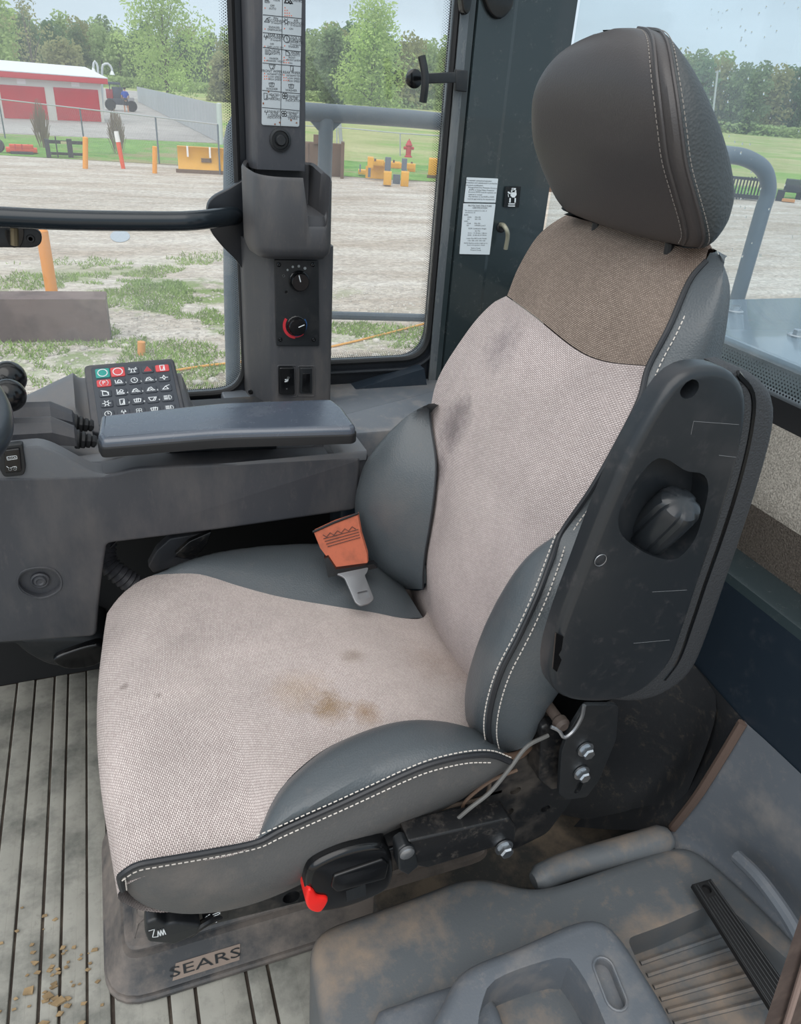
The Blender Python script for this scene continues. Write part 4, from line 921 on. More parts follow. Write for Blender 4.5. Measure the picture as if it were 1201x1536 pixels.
rows_ = [[Vector((p[0]+.0, p[1]+.012, zc0-.012)) for p in offs(cup_o, .010)], [Vector((p[0], p[1], zc0)) for p in offs(cup_o, .003)], [Vector((p[0], p[1], zc0+.012)) for p in cup_o],
         [Vector((p[0], p[1], toph(p, .006))) for p in cup_o], [Vector((p[0], p[1], toph(p, .0))) for p in offs(cup_o, .003)], [Vector((p[0], p[1], toph(p, .004))) for p in cup_i], [Vector((p[0], p[1], zfl)) for p in offs(cup_o, .012)]]
v, f = gridmesh(rows_, True); n = len(cup_o); f.append(tuple(range(len(v)-n, len(v)))); f.append(tuple(range(n)))
ch = obj('cup_holder', v, f, pillar_m, colm, ang=45)
# window-edge trim above with the placard
tz = 2.0
tp_ = roundpoly([(P(374, 200, Y=1.53).x, 1.585), (P(377, 200, Y=1.53).x, 1.53), (P(384, 200, Y=1.515).x, 1.515), (P(458, 200, Y=1.515).x, 1.515), (P(462, 200, Y=1.53).x, 1.585)], .003)
plate('upper_trim', tp_, frame_z(tz), tz-1.118, console_m, colm)
c = P(420, 210, Y=1.514)
kb_ = lathe('trim_knob', [(.020, .0), (.020, -.003), (.016, -.004), (.014, .004), (.010, .004), (.010, -.008), (.008, -.011), (.001, -.011)], c, (0, 1, 0), blk, colm, seg=24)
# dial panel
YP = YC-.0005
pp = py([(411, 389), (477, 390), (478, 518), (414, 518)], YP)
dp = plate('dial_panel', roundpoly(pp, .003), frame_y(YP-.004), .006, blk, colm, bev=.001, label='black plate with two dials')
for x, y in ((418, 397), (469, 397), (420, 509), (470, 509)):
    lathe('screw', [(.0045, 0), (.004, -.002), (.002, -.0026), (.0005, -.0018)], P(x, y, Y=YP-.004), (0, 1, 0), blk_gloss, dp, seg=12)
def dial(px, py_, ang_, lb):
    c = P(px, py_, Y=YP-.004); rws = []
    for rr_, h in [(.0195, 0), (.0195, -.004), (.018, -.005), (.0172, -.014), (.0158, -.016), (.001, -.016)]:
        rws.append([c+Vector((math.cos(a)*rr_*(1+(.045 if k % 2 else 0)*(h < -.003 and h > -.014)), h, math.sin(a)*rr_*(1+(.045 if k % 2 else 0)*(h < -.003 and h > -.014)))) for k, a in enumerate([i*2*math.pi/40 for i in range(40)])])
    v, f = gridmesh(rws, True); d = obj('dial', v, f, blk_gloss, colm, label=lb)
    a = math.radians(ang_); u = Vector((math.cos(a), 0, math.sin(a))); w = Vector((-math.sin(a), 0, math.cos(a)))
    q = c+Vector((0, -.0165, 0)); obj('pointer', [q+u*.001-w*.0009, q+u*.014-w*.0009, q+u*.014+w*.0009, q+u*.001+w*.0009], [(0, 1, 2, 3)], ink_w, d, smooth=False)
    return c
c1_ = dial(448, 421, 105, 'black fan speed dial with white pointer'); c2_ = dial(444, 488, 22, 'black temperature dial with white pointer')
b = MB()
for i, a in enumerate((160, 132, 108, 84, 58)):
    q = c1_+Vector((0.0285*math.cos(math.radians(a))-.003, -.0005, .0275*math.sin(math.radians(a))))
    if i == 0: b.add(strokesvf([arc(0, 0, .8)], q, VX, VZ, .0028, .35))
    else: b.add(([q+Vector((.0018*(1+.15*i)*math.cos(t), 0, .0018*(1+.15*i)*math.sin(t))) for t in [k*math.pi/5 for k in range(10)]], [tuple(range(10))]))
b.add(strokesvf(ICON['fan'], P(429, 438, Y=YP-.0045), VX, VZ, .0045, .25)); b.build('fan_scale', mat('print_grey', srgb(160, 165, 165), .6), dp, smooth=False)
def arcstrip(name, c, a0, a1, r0_, r1_, m):
    n = 20; V = []; Fc = []
    for i in range(n+1):
        a = math.radians(a0+(a1-a0)*i/n); t = i/n; w_ = r1_
        V += [c+Vector((r0_*math.cos(a), -.0006, r0_*math.sin(a))), c+Vector((w_*math.cos(a), -.0006, w_*math.sin(a)))]
        if i: k = 2*i; Fc.append((k-2, k, k+1, k-1))
    obj(name, V, Fc, m, dp, smooth=False)
arcstrip('hot_scale', c2_, 145, 265, .0215, .027, redp); arcstrip('hot_scale', c2_, 265, 310, .0225, .0245, redp); arcstrip('cold_scale', c2_, 262, 395, .0198, .0222, blue_m)
# switches
s1 = plate('toggle_switch', roundpoly(py([(419, 551), (441, 551), (442, 592), (419, 592)], YC-.006), .004), frame_y(YC-.008), .01, blk_gloss, colm, bev=.0025, label='glossy black switch with seat heater symbol')
tube('switch_surround', [Vector((p[0], YC-.0005, p[1])) for p in roundpoly(py([(416, 548), (444, 548), (445, 595), (417, 595)], YC), .005)], .0014, pillar_m, s1, closed=True, seg=6)
b = MB(); q = P(430, 570, Y=YC-.0085); b.add(strokesvf([[(-.6, -.5), (.2, -.5), (.5, .6)], arc(.5, .7, .25), [(-.5, .1), (.1, .2)], [(-.2, -.2), (.3, .4)]], q, VX, VZ, .0065, .3)); b.add(strokesvf([arc(0, 0, .6)], q-VZ*.019, VX, VZ, .002, .3)); b.build('switch_symbol', ink_w, s1, smooth=False)
s2 = plate('toggle_switch', roundpoly(py([(450, 552), (468, 552), (468, 590), (449, 590)], YC-.003), .003), frame_y(YC-.004), .01, blk, colm, bev=.0015, label='plain blank black switch')
plate('rocker', roundpoly(py([(454, 560), (465, 560), (465, 588), (453, 588)], YC-.005), .002), frame_y(YC-.006), .01, blk_gloss, s2, bev=.001)
tube('switch_surround', [Vector((p[0], YC-.0005, p[1])) for p in roundpoly(py([(447, 549), (471, 549), (471, 594), (446, 594)], YC), .004)], .0014, pillar_m, s2, closed=True, seg=6)
lathe('screw', [(.006, 0), (.005, -.003), (.001, -.004)], P(376, 588, Y=1.52), (1, 1, 0), blk_gloss, colm, seg=12)

# ================================================================== instruction placard
pc_ = thing('instruction_placard', 'tall narrow grey chart of symbols and orange dots above the cup holder', 'sign', P(420, 188, Y=1.515))
YQ = 1.5125
def cq(cx, cy): return P(370+cx/7.68, cy/7.68, Y=YQ)
plate('placard_plate', roundpoly([(cq(a, b_).x, cq(a, b_).z) for a, b_ in [(190, -500), (645, -480), (605, 1462), (172, 1440)]], .004), frame_y(YQ), .002, placard_m, pc_, bev=.0003)
b = MB(); bo = MB(); YT = YQ-.0004
def cqt(cx, cy): return P(370+cx/7.68, cy/7.68, Y=YT)
def ln_(a, b_, m_=b, w=.0005):
    p, q = cqt(*a), cqt(*b_); d = (q-p).normalized(); n_ = Vector((-d.z, 0, d.x))*w; k = len(m_.v); m_.v += [p-n_, q-n_, q+n_, p+n_]; m_.f.append((k, k+1, k+2, k+3))
tl = (cqt(400, 300)-cqt(200, 285)).normalized(); ups = Vector((-tl.z, 0, tl.x))
ln_((418, -400), (388, 1450))
for a, b_ in [((186, -30), (640, 0)), ((185, 170), (636, 215)), ((184, 375), (630, 420)), ((183, 545), (625, 597)), ((180, 725), (620, 765)), ((178, 1040), (612, 1080)), ((176, 1238), (606, 1275))]: ln_(a, b_)
def tx(s, cx, cy, px): b.add(textvf(s, px*.00021, cqt(cx, cy), tl, ups))
for s, x, y, h in [('CLUTCH', 350, -120, 24), ('CUTOFF', 350, -95, 24), ('AUTO', 298, 100, 20), ('OFF', 295, 68, 20), ('RIDE', 345, 0, 24), ('CONTROL', 580, 12, 24), ('PIN', 335, 213, 24), ('DISCONNECT', 333, 240, 24), ('(if equipped)', 345, 265, 17),
   ('ENGAGED', 318, 315, 19), ('DISENGAGED', 325, 345, 19), ('AIR', 567, 238, 24), ('CONDITION', 562, 270, 24), ('(if equipped)', 565, 295, 17), ('ON', 512, 333, 20), ('REAR AXLE', 335, 410, 25), ('DISCONNECT', 330, 436, 24), ('(if equipped)', 335, 462, 17), ('OFF', 290, 508, 19), ('DIFF LOCK ON', 330, 545, 19),
   ('LOCK UP', 562, 437, 25), ('TORQUE', 560, 463, 25), ('CONVERTER', 558, 488, 24), ('(if equipped)', 560, 515, 17), ('ENABLED', 540, 540, 20), ('DRIVE', 333, 590, 24), ('LIGHTS', 330, 616, 24), ('MARKER', 312, 675, 19), ('MARKER / HEAD', 332, 705, 19),
   ('WORK', 560, 608, 24), ('LIGHTS', 556, 634, 24), ('FRONT', 520, 665, 18), ('FRONT & REAR', 545, 695, 18), ('ALL', 510, 727, 18), ('FRONT WIPER', 290, 822, 26), ('INTERMITTENT', 328, 858, 19), ('LOW SPEED', 322, 888, 19), ('HIGH SPEED', 322, 916, 19),
   ('REAR WIPER', 516, 838, 26), ('INTERMITTENT', 548, 874, 19), ('LOW SPEED', 542, 906, 19), ('HIGH SPEED', 542, 936, 19), ('WASHER', 290, 1025, 24), ('WASHER', 512, 1042, 24), ('HEATED', 315, 1092, 24), ('SEAT', 318, 1117, 24), ('MIRRORS', 315, 1142, 24),
   ('EXHAUST', 540, 1110, 24), ('FILTER', 540, 1135, 24), ('INDICATOR', 538, 1160, 24), ('EXHAUST', 318, 1285, 22), ('FILTER', 318, 1308, 22), ('CLEANING', 318, 1332, 22), ('INDICATOR', 318, 1356, 22), ('EXHAUST', 532, 1298, 22), ('FILTER', 532, 1320, 22), ('CLEANING', 530, 1343, 22), ('DISABLE', 530, 1366, 22)]: tx(s, x, y, h*1.05)
def ic(k, x, y, s): b.add(strokesvf(ICON[k], cqt(x, y), tl, ups, s*.000185*.55, .14))
for k, x, y, s in [('load', 235, 0, 50), ('loader', 480, 5, 80), ('hook', 235, 230, 60), ('gear', 455, 250, 60), ('arrows', 218, 430, 60), ('clock', 460, 450, 70), ('light', 243, 600, 60), ('rect', 470, 612, 50), ('wiper', 292, 770, 60), ('door', 520, 792, 50), ('defrost', 287, 975, 60), ('defrost', 512, 992, 60), ('door', 218, 1110, 60), ('fan', 438, 1105, 70), ('arrows', 225, 1295, 60), ('fan', 430, 1310, 70)]: ic(k, x, y, s)
def dots(x, y, *ns, dy=31, dx=25):
    for r, n_ in enumerate(ns):
        for i in range(n_):
            q = cqt(x+i*dx, y+r*dy); s = .0008; k = len(bo.v); bo.v += [q+Vector((-s, 0, -s)), q+Vector((s, 0, -s)), q+Vector((s, 0, s)), q+Vector((-s, 0, s))]; bo.f.append((k, k+1, k+2, k+3))
dots(440, 88, 1, 2, 3, 4); dots(210, 92, 1); dots(210, 333, 1); dots(435, 328, 1); dots(208, 533, 1); dots(437, 528, 1); dots(206, 667, 1, 2); dots(430, 660, 1, 2, 3); dots(205, 846, 1, 2, 3); dots(428, 863, 1, 2, 3)
b.build('lettering', ink, pc_, smooth=False, kind='stuff'); bo.build('orange_dots', ink_o, pc_, smooth=False, kind='stuff')
bs_ = MB()
for (x, y) in [(190, 1190), (380, 1410), (325, 1430), (510, 1385), (250, 1055), (575, 1415)]:
    q = cqt(x, y); bs_.add(([q+Vector((random.uniform(.5, 1)*.0022*math.cos(t), -.0001, random.uniform(.5, 1)*.0022*math.sin(t))) for t in [k*math.pi/4 for k in range(8)]], [tuple(range(8))]))
bs_.build('brown_stains', mat('stain_brown', srgb(130, 84, 60), .7), pc_, smooth=False, kind='stuff')

# ================================================================== stickers, hook, latch on the pillar
def sticker(name, label, pts, Yp, m, texts, parent_name=None):
    t = thing(name, label, 'sticker', P(pts[0][0], pts[0][1], Y=Yp))
    plate('sticker_sheet', roundpoly(py(pts, Yp), .0015), frame_y(Yp), .0015, m, t)
    b = MB()
    for s, x, y, h in texts:
        q = P(680+x/9.6, 240+y/9.6, Y=Yp-.0004); b.add(textvf(s, h*.000165, q, (VX*math.cos(.03)+VZ*-.0).normalized(), VZ))
    if texts: b.build('lettering', ink, t, smooth=False, kind='stuff')
    return t
sticker('warning_sticker', 'small white sticker with lines of print, uppermost on the dark corner pillar', [(700, 266), (747, 268), (743, 304), (696, 303)], pd.y-.003, white_s,
  [('To maintain unimpaired operator', 370, 298, 27), ('protection and manufacturer\'s protective', 405, 332, 27), ('structure certification:', 305, 364, 27), ('Damaged Roll-Over Protective Structure', 420, 400, 25), ('(ROPS) or Falling Object Protection', 405, 434, 25), ('Structure (FOPS) must be replaced, not', 415, 466, 25), ('repaired or revised.', 315, 498, 25), ('Any alteration to the ROPS or FOPS', 400, 530, 25), ('must be approved by the manufacturer.', 402, 564, 25)])
sticker('certification_sticker', 'larger white sticker of tabulated print, below the small one on the dark corner pillar', [(695, 305), (743, 306), (734, 382), (689, 381)], pd.y-.003, white_s,
  [('PROTECTIVE STRUCTURE', 380, 662, 30), ('CERTIFICATION', 380, 692, 30), ('This structure conforms to order of', 320, 730, 22), ('manufacturer of:', 240, 756, 22), ('ROPS:', 185, 792, 24), ('OSHA', 228, 824, 22), ('1926.1001', 350, 824, 22), ('ISO', 215, 854, 22), ('3471:1994', 350, 854, 22), ('FOPS:', 182, 884, 22), ('OSHA', 222, 914, 22), ('1926.1003', 340, 914, 22), ('ISO', 205, 944, 22), ('3449:2005 Level II', 380, 944, 22), ('ROPS Certification Weight', 345, 988, 24), ('(kg / lbs)', 345, 1020, 22),
   ('SN A1 - 14 100 LBS 31 085 KG', 345, 1054, 22), ('SN B1 - 15 300 LBS 33 730 KG', 340, 1084, 22), ('Loader Base MFG Loader Models:', 335, 1130, 22), ('1150, 1200, 1250, 1300, 1350', 330, 1162, 22), ('NOTE: Maximum certified weight can be', 320, 1198, 21), ('found in the operator\'s manual.', 325, 1226, 21), ('Made in Canada', 320, 1270, 22), ('Printed in Canada', 320, 1298, 22)])
st3 = sticker('manual_pouch_sticker', 'small black sticker with a white figure pictogram on the corner pillar', [(758, 280), (781, 280), (778, 311), (755, 311)], pd.y-.003, blk_gloss, [])
b = MB(); q = lambda x, y: P(680+x/9.6, 240+y/9.6, Y=pd.y-.0036)
def pic(pts): k = len(b.v); b.v += [q(x, y) for x, y in pts]; b.f.append(tuple(range(k, k+len(pts))))
pic([(840, 402), (900, 405), (893, 432), (835, 430)]); pic([(830, 436), (850, 436), (846, 458), (826, 458)]); pic([(885, 436), (905, 438), (902, 460), (880, 458)])
pic([(822, 468), (904, 462), (908, 500), (880, 540), (846, 540), (820, 515)]); pic([(780, 455), (795, 455), (830, 480), (826, 500), (782, 475)]); pic([(782, 490), (790, 490), (798, 530), (788, 535)])
pic([(806, 546), (826, 548), (822, 615), (800, 612)]); pic([(880, 548), (900, 548), (895, 615), (875, 615)]); pic([(790, 625), (888, 625), (884, 640), (788, 640)]); pic([(786, 655), (886, 655), (884, 672), (784, 668)]); pic([(850, 408), (862, 408), (870, 440), (846, 440)])
b.build('pictogram', ink_w, st3, smooth=False)
hk = thing('coat_hook', 'bent pale metal hook sticking out of the corner pillar', 'hook', P(750, 335, Y=pd.y))
lathe('grommet', [(.011, .0), (.011, -.003), (.008, -.005), (.006, -.002), (.001, -.002)], P(751, 341, Y=pd.y+.001), (0, 1, 0), rubber, hk, seg=20)
tube('hook_rod', [P(750, 337, Y=pd.y), P(755, 338, Y=pd.y-.02), P(760, 346, Y=pd.y-.03), P(761, 356, Y=pd.y-.03), P(758, 374, Y=pd.y-.028)], .0048, tan_m, hk, n=20, seg=10)
lt = thing('window_latch', 'black T-shaped latch handle on the edge of the side window', 'latch', P(660, 118, Y=1.58))
tube('latch_bar', [P(632, 84, Y=1.515), P(637, 110, Y=1.51), P(637, 130, Y=1.51), P(634, 153, Y=1.515)], .0075, blk, lt, n=12, seg=10)
plate('latch_arm', py([(636, 110), (684, 108), (684, 124), (636, 126)], 1.53), frame_y(1.53), .012, blk, lt, bev=.002)
lathe('latch_disc', [(.017, .004), (.017, -.002), (.012, -.005), (.001, -.005)], P(621, 118, Y=1.575), (0, 1, 0), blk_gloss, lt, seg=24)
plate('latch_keeper', py([(684, 104), (702, 106), (700, 138), (683, 136)], 1.555), frame_y(1.555), .01, blk, lt, bev=.002)
tr = thing('pillar_catch', 'dark rounded catch at the top of the corner pillar', 'catch', P(740, 10, Y=pd.y))
plate('catch_plate', smooth2(py([(726, -20), (768, -20), (768, 10), (752, 28), (738, 24), (728, 5)], pd.y-.01), 24), frame_y(pd.y-.012), .014, blk_gloss, tr, bev=.004)
plate('catch_tab', smooth2(py([(694, -20), (708, -20), (706, 12), (700, 22), (694, 12)], 1.545), 20), frame_y(1.545), .02, blk_gloss, tr, bev=.003)

# ================================================================== grab bar and bracket
gbar = thing('grab_bar', 'horizontal black tube bar across the left window on a diamond shaped bracket', 'grab bar', P(350, 330, Y=1.56))
plate('bracket', smooth2(py([(380, 236), (372, 262), (345, 282), (320, 296), (311, 313), (316, 345), (332, 368), (352, 388), (368, 406), (374, 380), (382, 340), (384, 290)], 1.56), 60), frame_y(1.56), .02, frame_m, gbar, bev=.002)
tube('bar', [P(-420, 316, Y=1.47), P(-100, 322, Y=1.47), P(100, 330, Y=1.47), P(250, 332, Y=1.47), P(300, 330, Y=1.475), P(340, 325, Y=1.52), P(352, 324, Y=1.565)], .0170, mat('bar_gloss', srgb(30, 38, 44), .22), gbar, n=50, seg=16)
mbk = thing('wiper_motor_bracket', 'round-ended black plate with a bolt hole hanging under the grab bar', 'bracket', P(40, 356, Y=1.5))
w2 = plate('plate', roundpoly(py([(-120, 340), (62, 342), (63, 372), (-120, 370)], 1.50), [.001, .022, .022, .001], 6), frame_y(1.50), .01, blk, mbk, bev=.002, holes=[circ(P(46, 358, Y=1.50).xz, .003, 12)], hdepth=[.004])
lathe('boss', [(.007, 0), (.006, -.003), (.0035, -.003), (.003, 0)], P(46, 358, Y=1.499), (0, 1, 0), blk, mbk, seg=16)
tube('clamp', [P(21, 338, Y=1.49), P(22, 368, Y=1.49)], .0065, mat('brass_dull', srgb(120, 108, 84), .5, metal=.5), mbk, n=3, seg=8)
plate('clamp_guard', smooth2(py([(8, 341), (34, 341), (33, 366), (22, 372), (12, 366)], 1.495), 20), frame_y(1.496), .006, blk_gloss, mbk, bev=.001)

# ================================================================== steering wheel and ball knobs
swh = thing('steering_wheel', 'rim of a black steering wheel cut off by the left edge', 'steering wheel', (-.46, .9, .70))
ce = P(28, 640, Y=.90); Cw = ce+Vector((-.195, 0, .075)); nrm = Vector((.45, -.12, 1)).normalized(); a1 = (VX-nrm*VX.dot(nrm)).normalized(); a2 = nrm.cross(a1)
tube('rim', [Cw+a1*(.19*math.cos(t))+a2*(.19*math.sin(t)) for t in [k*2*math.pi/72 for k in range(72)]], .0155, mat('rim_black', srgb(44, 50, 56), .3), swh, closed=True, seg=16)
tube('rim_inlay', [Cw+nrm*.004+a1*(.176*math.cos(t))+a2*(.176*math.sin(t)) for t in [k*2*math.pi/72 for k in range(72)]], .008, blk, swh, closed=True, seg=10)
lathe('hub', [(.05, -.02), (.06, .0), (.055, .02), (.03, .03), (.001, .03)], Cw-nrm*.02, nrm, blk, swh, seg=30)
for k in (0.2, 2.3, 4.4): tube('spoke', [Cw-nrm*.01, Cw+a1*(.18*math.cos(k+.9))+a2*(.18*math.sin(k+.9))], .012, blk, swh, n=4, seg=8)
lathe('steering_post', [(.03, 0), (.03, .3)], Cw-nrm*.32, nrm, blk, swh, seg=16)
def knob(px, py_, Y, r, lbl):
    t = thing('ball_knob', lbl, 'knob', P(px, py_+60, Y=Y)); c = P(px, py_, Y=Y)
    lathe('ball', [(r*math.sin(a), -r*math.cos(a)) for a in [k*math.pi/14 for k in range(1, 14)]]+[(.001, r)], c, (0, .2, 1), blk_gloss, t, seg=28)
    tube('stem', [c+Vector((-.01, .01, -.045)), c], .006, blk, t, n=3)
knob(13, 567, 1.30, .0275, 'glossy black ball knob, the higher of two behind the steering wheel')
knob(13, 593, 1.22, .0255, 'glossy black ball knob, the lower of two, half hidden by the wheel rim')

# ================================================================== moulded liner beside and behind the seat
ln3 = thing('moulded_liner', 'large dusty grey plastic liner with bins beside the seat, filling the lower right', 'floor liner', (.5, .4, 0))
ZB = .26
top = pz([(461, 1412), (468, 1394), (490, 1382), (600, 1345), (700, 1307), (735, 1309), (790, 1327), (830, 1322), (1008, 1262), (1040, 1262), (1120, 1330), (1230, 1440), (1500, 1800), (500, 1900), (492, 1600)], ZB)
top = [(p.x, p.y) for p in polyres([Vector((a, b_, 0)) for a, b_ in top+[top[0]]], 160)][:-1]
top = [(sum(top[(i+k) % 159][0] for k in range(-2, 3))/5, sum(top[(i+k) % 159][1] for k in range(-2, 3))/5) for i in range(159)]
rec = roundpoly(pz([(940, 1408), (1000, 1386), (1078, 1352), (1115, 1380), (1225, 1480), (1300, 1700), (1120, 1800)], ZB), .01)
blk_o = plate('side_block', top, frame_z(ZB), .26, liner_m, ln3, bev=.022, steps=4, holes=[rec], hdepth=[.055])
for i in range(6):
    p = P(960+10*i, 1445+18*i, Z=.206); q = P(1120+14*i, 1390+20*i, Z=.206); tube('recess_ridge', [p, q], .0035, liner_m, blk_o, seg=6)
# bin
bo_ = smooth2(pz([(700, 1446), (780, 1412), (862, 1377), (900, 1374), (928, 1394), (960, 1440), (1010, 1525), (1040, 1620), (1000, 1760), (620, 1760), (620, 1600), (668, 1490)], .33), 80)
bh = smooth2(pz([(742, 1470), (800, 1446), (848, 1436), (866, 1452), (895, 1505), (925, 1600), (900, 1700), (720, 1700), (715, 1560), (724, 1500)], .33), 40)
s0, s1_ = pz([(905, 1452), (924, 1500)], .33)
bin_o = plate('bin', bo_, frame_z(.33), .10, liner_c, ln3, bev=.018, steps=4, holes=[bh, pill(s0, s1_, .0105)], hdepth=[.095, .012], label='raised storage bin with a deep dark opening')
tube('slot_rim', [Vector((p[0], p[1], .331)) for p in pill(s0, s1_, .0125)], .0018, liner_c, bin_o, closed=True, seg=6)
lob = smooth2(pz([(560, 1530), (600, 1500), (660, 1478), (720, 1470), (760, 1560), (700, 1760), (540, 1760)], .285), 40)
plate('bin_step', lob, frame_z(.285), .05, liner_c, ln3, bev=.015, steps=4)
# slopes rising to the rear
A_ = P(1035, 990, X=.765); B_ = P(1117, 1083, X=.768); C_ = P(1008, 1243, Z=.255); D_ = P(842, 1222, Z=.10); E_ = P(868, 1070, Z=.36)
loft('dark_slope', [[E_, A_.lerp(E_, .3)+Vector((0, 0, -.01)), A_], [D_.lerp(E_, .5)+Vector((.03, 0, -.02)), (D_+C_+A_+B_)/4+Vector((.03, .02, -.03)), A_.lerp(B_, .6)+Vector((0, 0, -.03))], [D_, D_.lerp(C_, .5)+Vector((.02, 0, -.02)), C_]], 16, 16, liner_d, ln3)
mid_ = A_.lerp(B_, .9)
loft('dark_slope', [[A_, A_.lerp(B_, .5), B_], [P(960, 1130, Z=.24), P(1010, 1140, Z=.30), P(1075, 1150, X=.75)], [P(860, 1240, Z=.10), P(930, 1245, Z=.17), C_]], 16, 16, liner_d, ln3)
tube('seam_lip', [B_+Vector((-.004, 0, .0)), P(1080, 1140, X=.752), P(1045, 1195, X=.745), C_+Vector((0, 0, .002))], .007, mat('seam_dust', srgb(92, 76, 68), .8), ln3, n=24, seg=8)
M2a = [B_, P(1160, 1122, X=.768), P(1240, 1200, X=.768), P(1400, 1370, X=.768)]
M2b = [P(1062, 1165, X=.752), P(1110, 1200, X=.76), P(1215, 1300, X=.765), P(1360, 1450, X=.765)]
M2c = [C_, P(1040, 1262, Z=.262), P(1125, 1330, Z=.262), P(1300, 1500, Z=.262)]
loft('light_slope', [M2a, M2b, M2c, [P(1000, 1268, Z=.235), P(1030, 1296, Z=.235), P(1100, 1368, Z=.235), P(1260, 1540, Z=.235)]], 24, 22, liner_c, ln3)
tube('slope_rib', [P(1105, 1285, X=.745), P(1140, 1320, X=.742), P(1180, 1375, X=.738), P(1205, 1420, X=.73)], .010, liner_c, ln3, n=20, seg=10)
# rounded ridge bar
rb = catmull([P(800, 1322, Z=.235), P(850, 1300, Z=.24), P(930, 1278, Z=.245), P(1002, 1258, Z=.25)], 20)
v, f = tubevf(rb, .022, 14, rr=[.012]+[.020+.004*i/18 for i in range(18)]+[.018]); obj('ridge_bar', v, f, liner_m, ln3)
# low dusty tray under the hinge
tr_ = pz([(560, 1290), (700, 1230), (860, 1170), (900, 1190), (1010, 1255), (800, 1340), (700, 1330), (560, 1380)], .05)
plate('low_tray', roundpoly(tr_, .02), frame_z(.06), .05, mat('tray_dust', srgb(58, 58, 56), .7, dust=srgb(126, 112, 96), dscale=9, dlo=.45, dhi=.65, damt=.85), ln3, bev=.006)
# ribbed strap
stp = thing('ribbed_strap', 'black ribbed rubber strap with a hole at its end, lying on the liner', 'strap', P(1050, 1325, Z=ZB))
q0 = P(1052, 1322, Z=.285); q1 = P(1176, 1506, Z=.275); su = (q1-q0).normalized(); sv = Vector((-su.y, su.x, 0)).normalized(); sn = su.cross(sv)
if sn.z < 0: sn = -sn
Ls = (q1-q0).length; hw = .0165
stb = plate('strap_body', [(0, -hw), (Ls, -hw*1.25), (Ls, hw*1.25), (0, hw)], (q0, su, sv, -sn), .008, rubber, stp, bev=.001, holes=[circ((.012, 0), .007, 14)], hdepth=[.007])
for k in range(7):
    o_ = -hw+.0025+k*(2*hw-.005)/6; tube('rib', [q0+su*(.003 if abs(o_) > .009 else .024)+sv*o_+sn*.0004, q1+sv*o_*1.25+sn*.0004], .0013, blk, stb, seg=6)
# edge of the door opening, bottom right
de = [P(1143, 1545, Y=.22), P(1204, 1362, Y=.22), P(1260, 1362, Y=.22), P(1230, 1560, Y=.22)]
n_ = len(de); dev = de+[p+Vector((.004, .002, 0)) for p in de]
struct(obj('trim_10', dev, [(0, 1, 2, 3), (4, 7, 6, 5)]+[(i, (i+1) % 4, (i+1) % 4+4, i+4) for i in range(4)], mat('door_edge', srgb(74, 62, 58), .7, dust=srgb(120, 104, 94), dscale=30, dlo=.45, dhi=.7, damt=.5), smooth=False))
struct(tube('trim_11', [P(1175, 1550, Y=.215), P(1215, 1420, Y=.215)], .003, mat('door_seal', srgb(150, 130, 122), .6), seg=8))

# ================================================================== OUTSIDE
grail = thing('side_handrail', 'grey tubular handrail with posts outside the side windows', 'handrail', (.4, 2.05, -.4))
YR = 2.05
R_ = .021
tube('rail_tube', [P(352, 800, Y=YR), P(350, 590, Y=YR), P(347, 400, Y=YR), P(348, 230, Y=YR), P(352, 195, Y=YR), P(368, 172, Y=YR), P(400, 166, Y=YR), P(480, 169, Y=YR), P(655, 182, Y=YR), P(900, 210, Y=YR)], R_, rail_m, grail, n=90, seg=14)
tube('post', [P(489, 178, Y=YR), P(485, 320, Y=YR), P(480, 600, Y=YR)], .019, rail_m, grail, seg=12)
tube('middle_rail', [P(350, 470, Y=YR), P(500, 473, Y=YR), P(820, 482, Y=YR)], .012, rail_m, grail, seg=10)
plate('gusset', py([(466, 182), (512, 184), (500, 196), (478, 196)], YR-.005), frame_y(YR-.005), .01, rail_m, grail)
rrail = thing('rear_handrail', 'bent grey tubular handrail behind the rear window', 'handrail', (1.8, 1.6, -.4))
tube('rail_tube', [P(900, 210, Y=1.75), P(1000, 222, Y=1.75), P(1080, 231, Y=1.75), P(1118, 237, Y=1.75), P(1145, 255, Y=1.75), P(1152, 285, Y=1.75), P(1142, 320, Y=1.75), P(1112, 425, Y=1.75), P(1085, 520, Y=1.75)], .0215, rail_m, rrail, n=90, seg=14)
hood = thing('engine_hood', 'pale blue grey engine hood with bolts behind the rear window', 'hood', (2.2, .6, -.9))
HZ = .828
hd = MB().add(boxvf((1.3, -1.2, HZ-.02), (3.6, 1.62, HZ), .008)); hd.build('hood_top', hood_m, hood)
box('hood_side', (1.315, -1.15, -.3), (3.55, 1.60, HZ-.02), hoodd_m, hood)
box('hood_plate', (1.62, -1.2, HZ), (1.95, 1.3, HZ+.012), mat('hood_plate', srgb(104, 118, 130), .3), hood, bev=.004)
box('hood_vent', (1.50, .2, HZ), (1.53, .75, HZ+.006), hoodd_m, hood)
for px, py_ in ((1101, 468), (1195, 505)):
    c = P(px, py_, Z=HZ); b = MB(); b.add(lathevf([(.022, 0), (.022, .004), (.018, .006)], c, (0, 0, 1), 18)); b.add(lathevf([(.012, .004), (.012, .016), (.001, .016)], c, (0, 0, 1), 6)); b.build('hood_bolt', steel, hood, ang=20)
platf = box('platform', (-.4, 1.66, -.45), (1.6, 2.12, -.40), hoodd_m, grail)

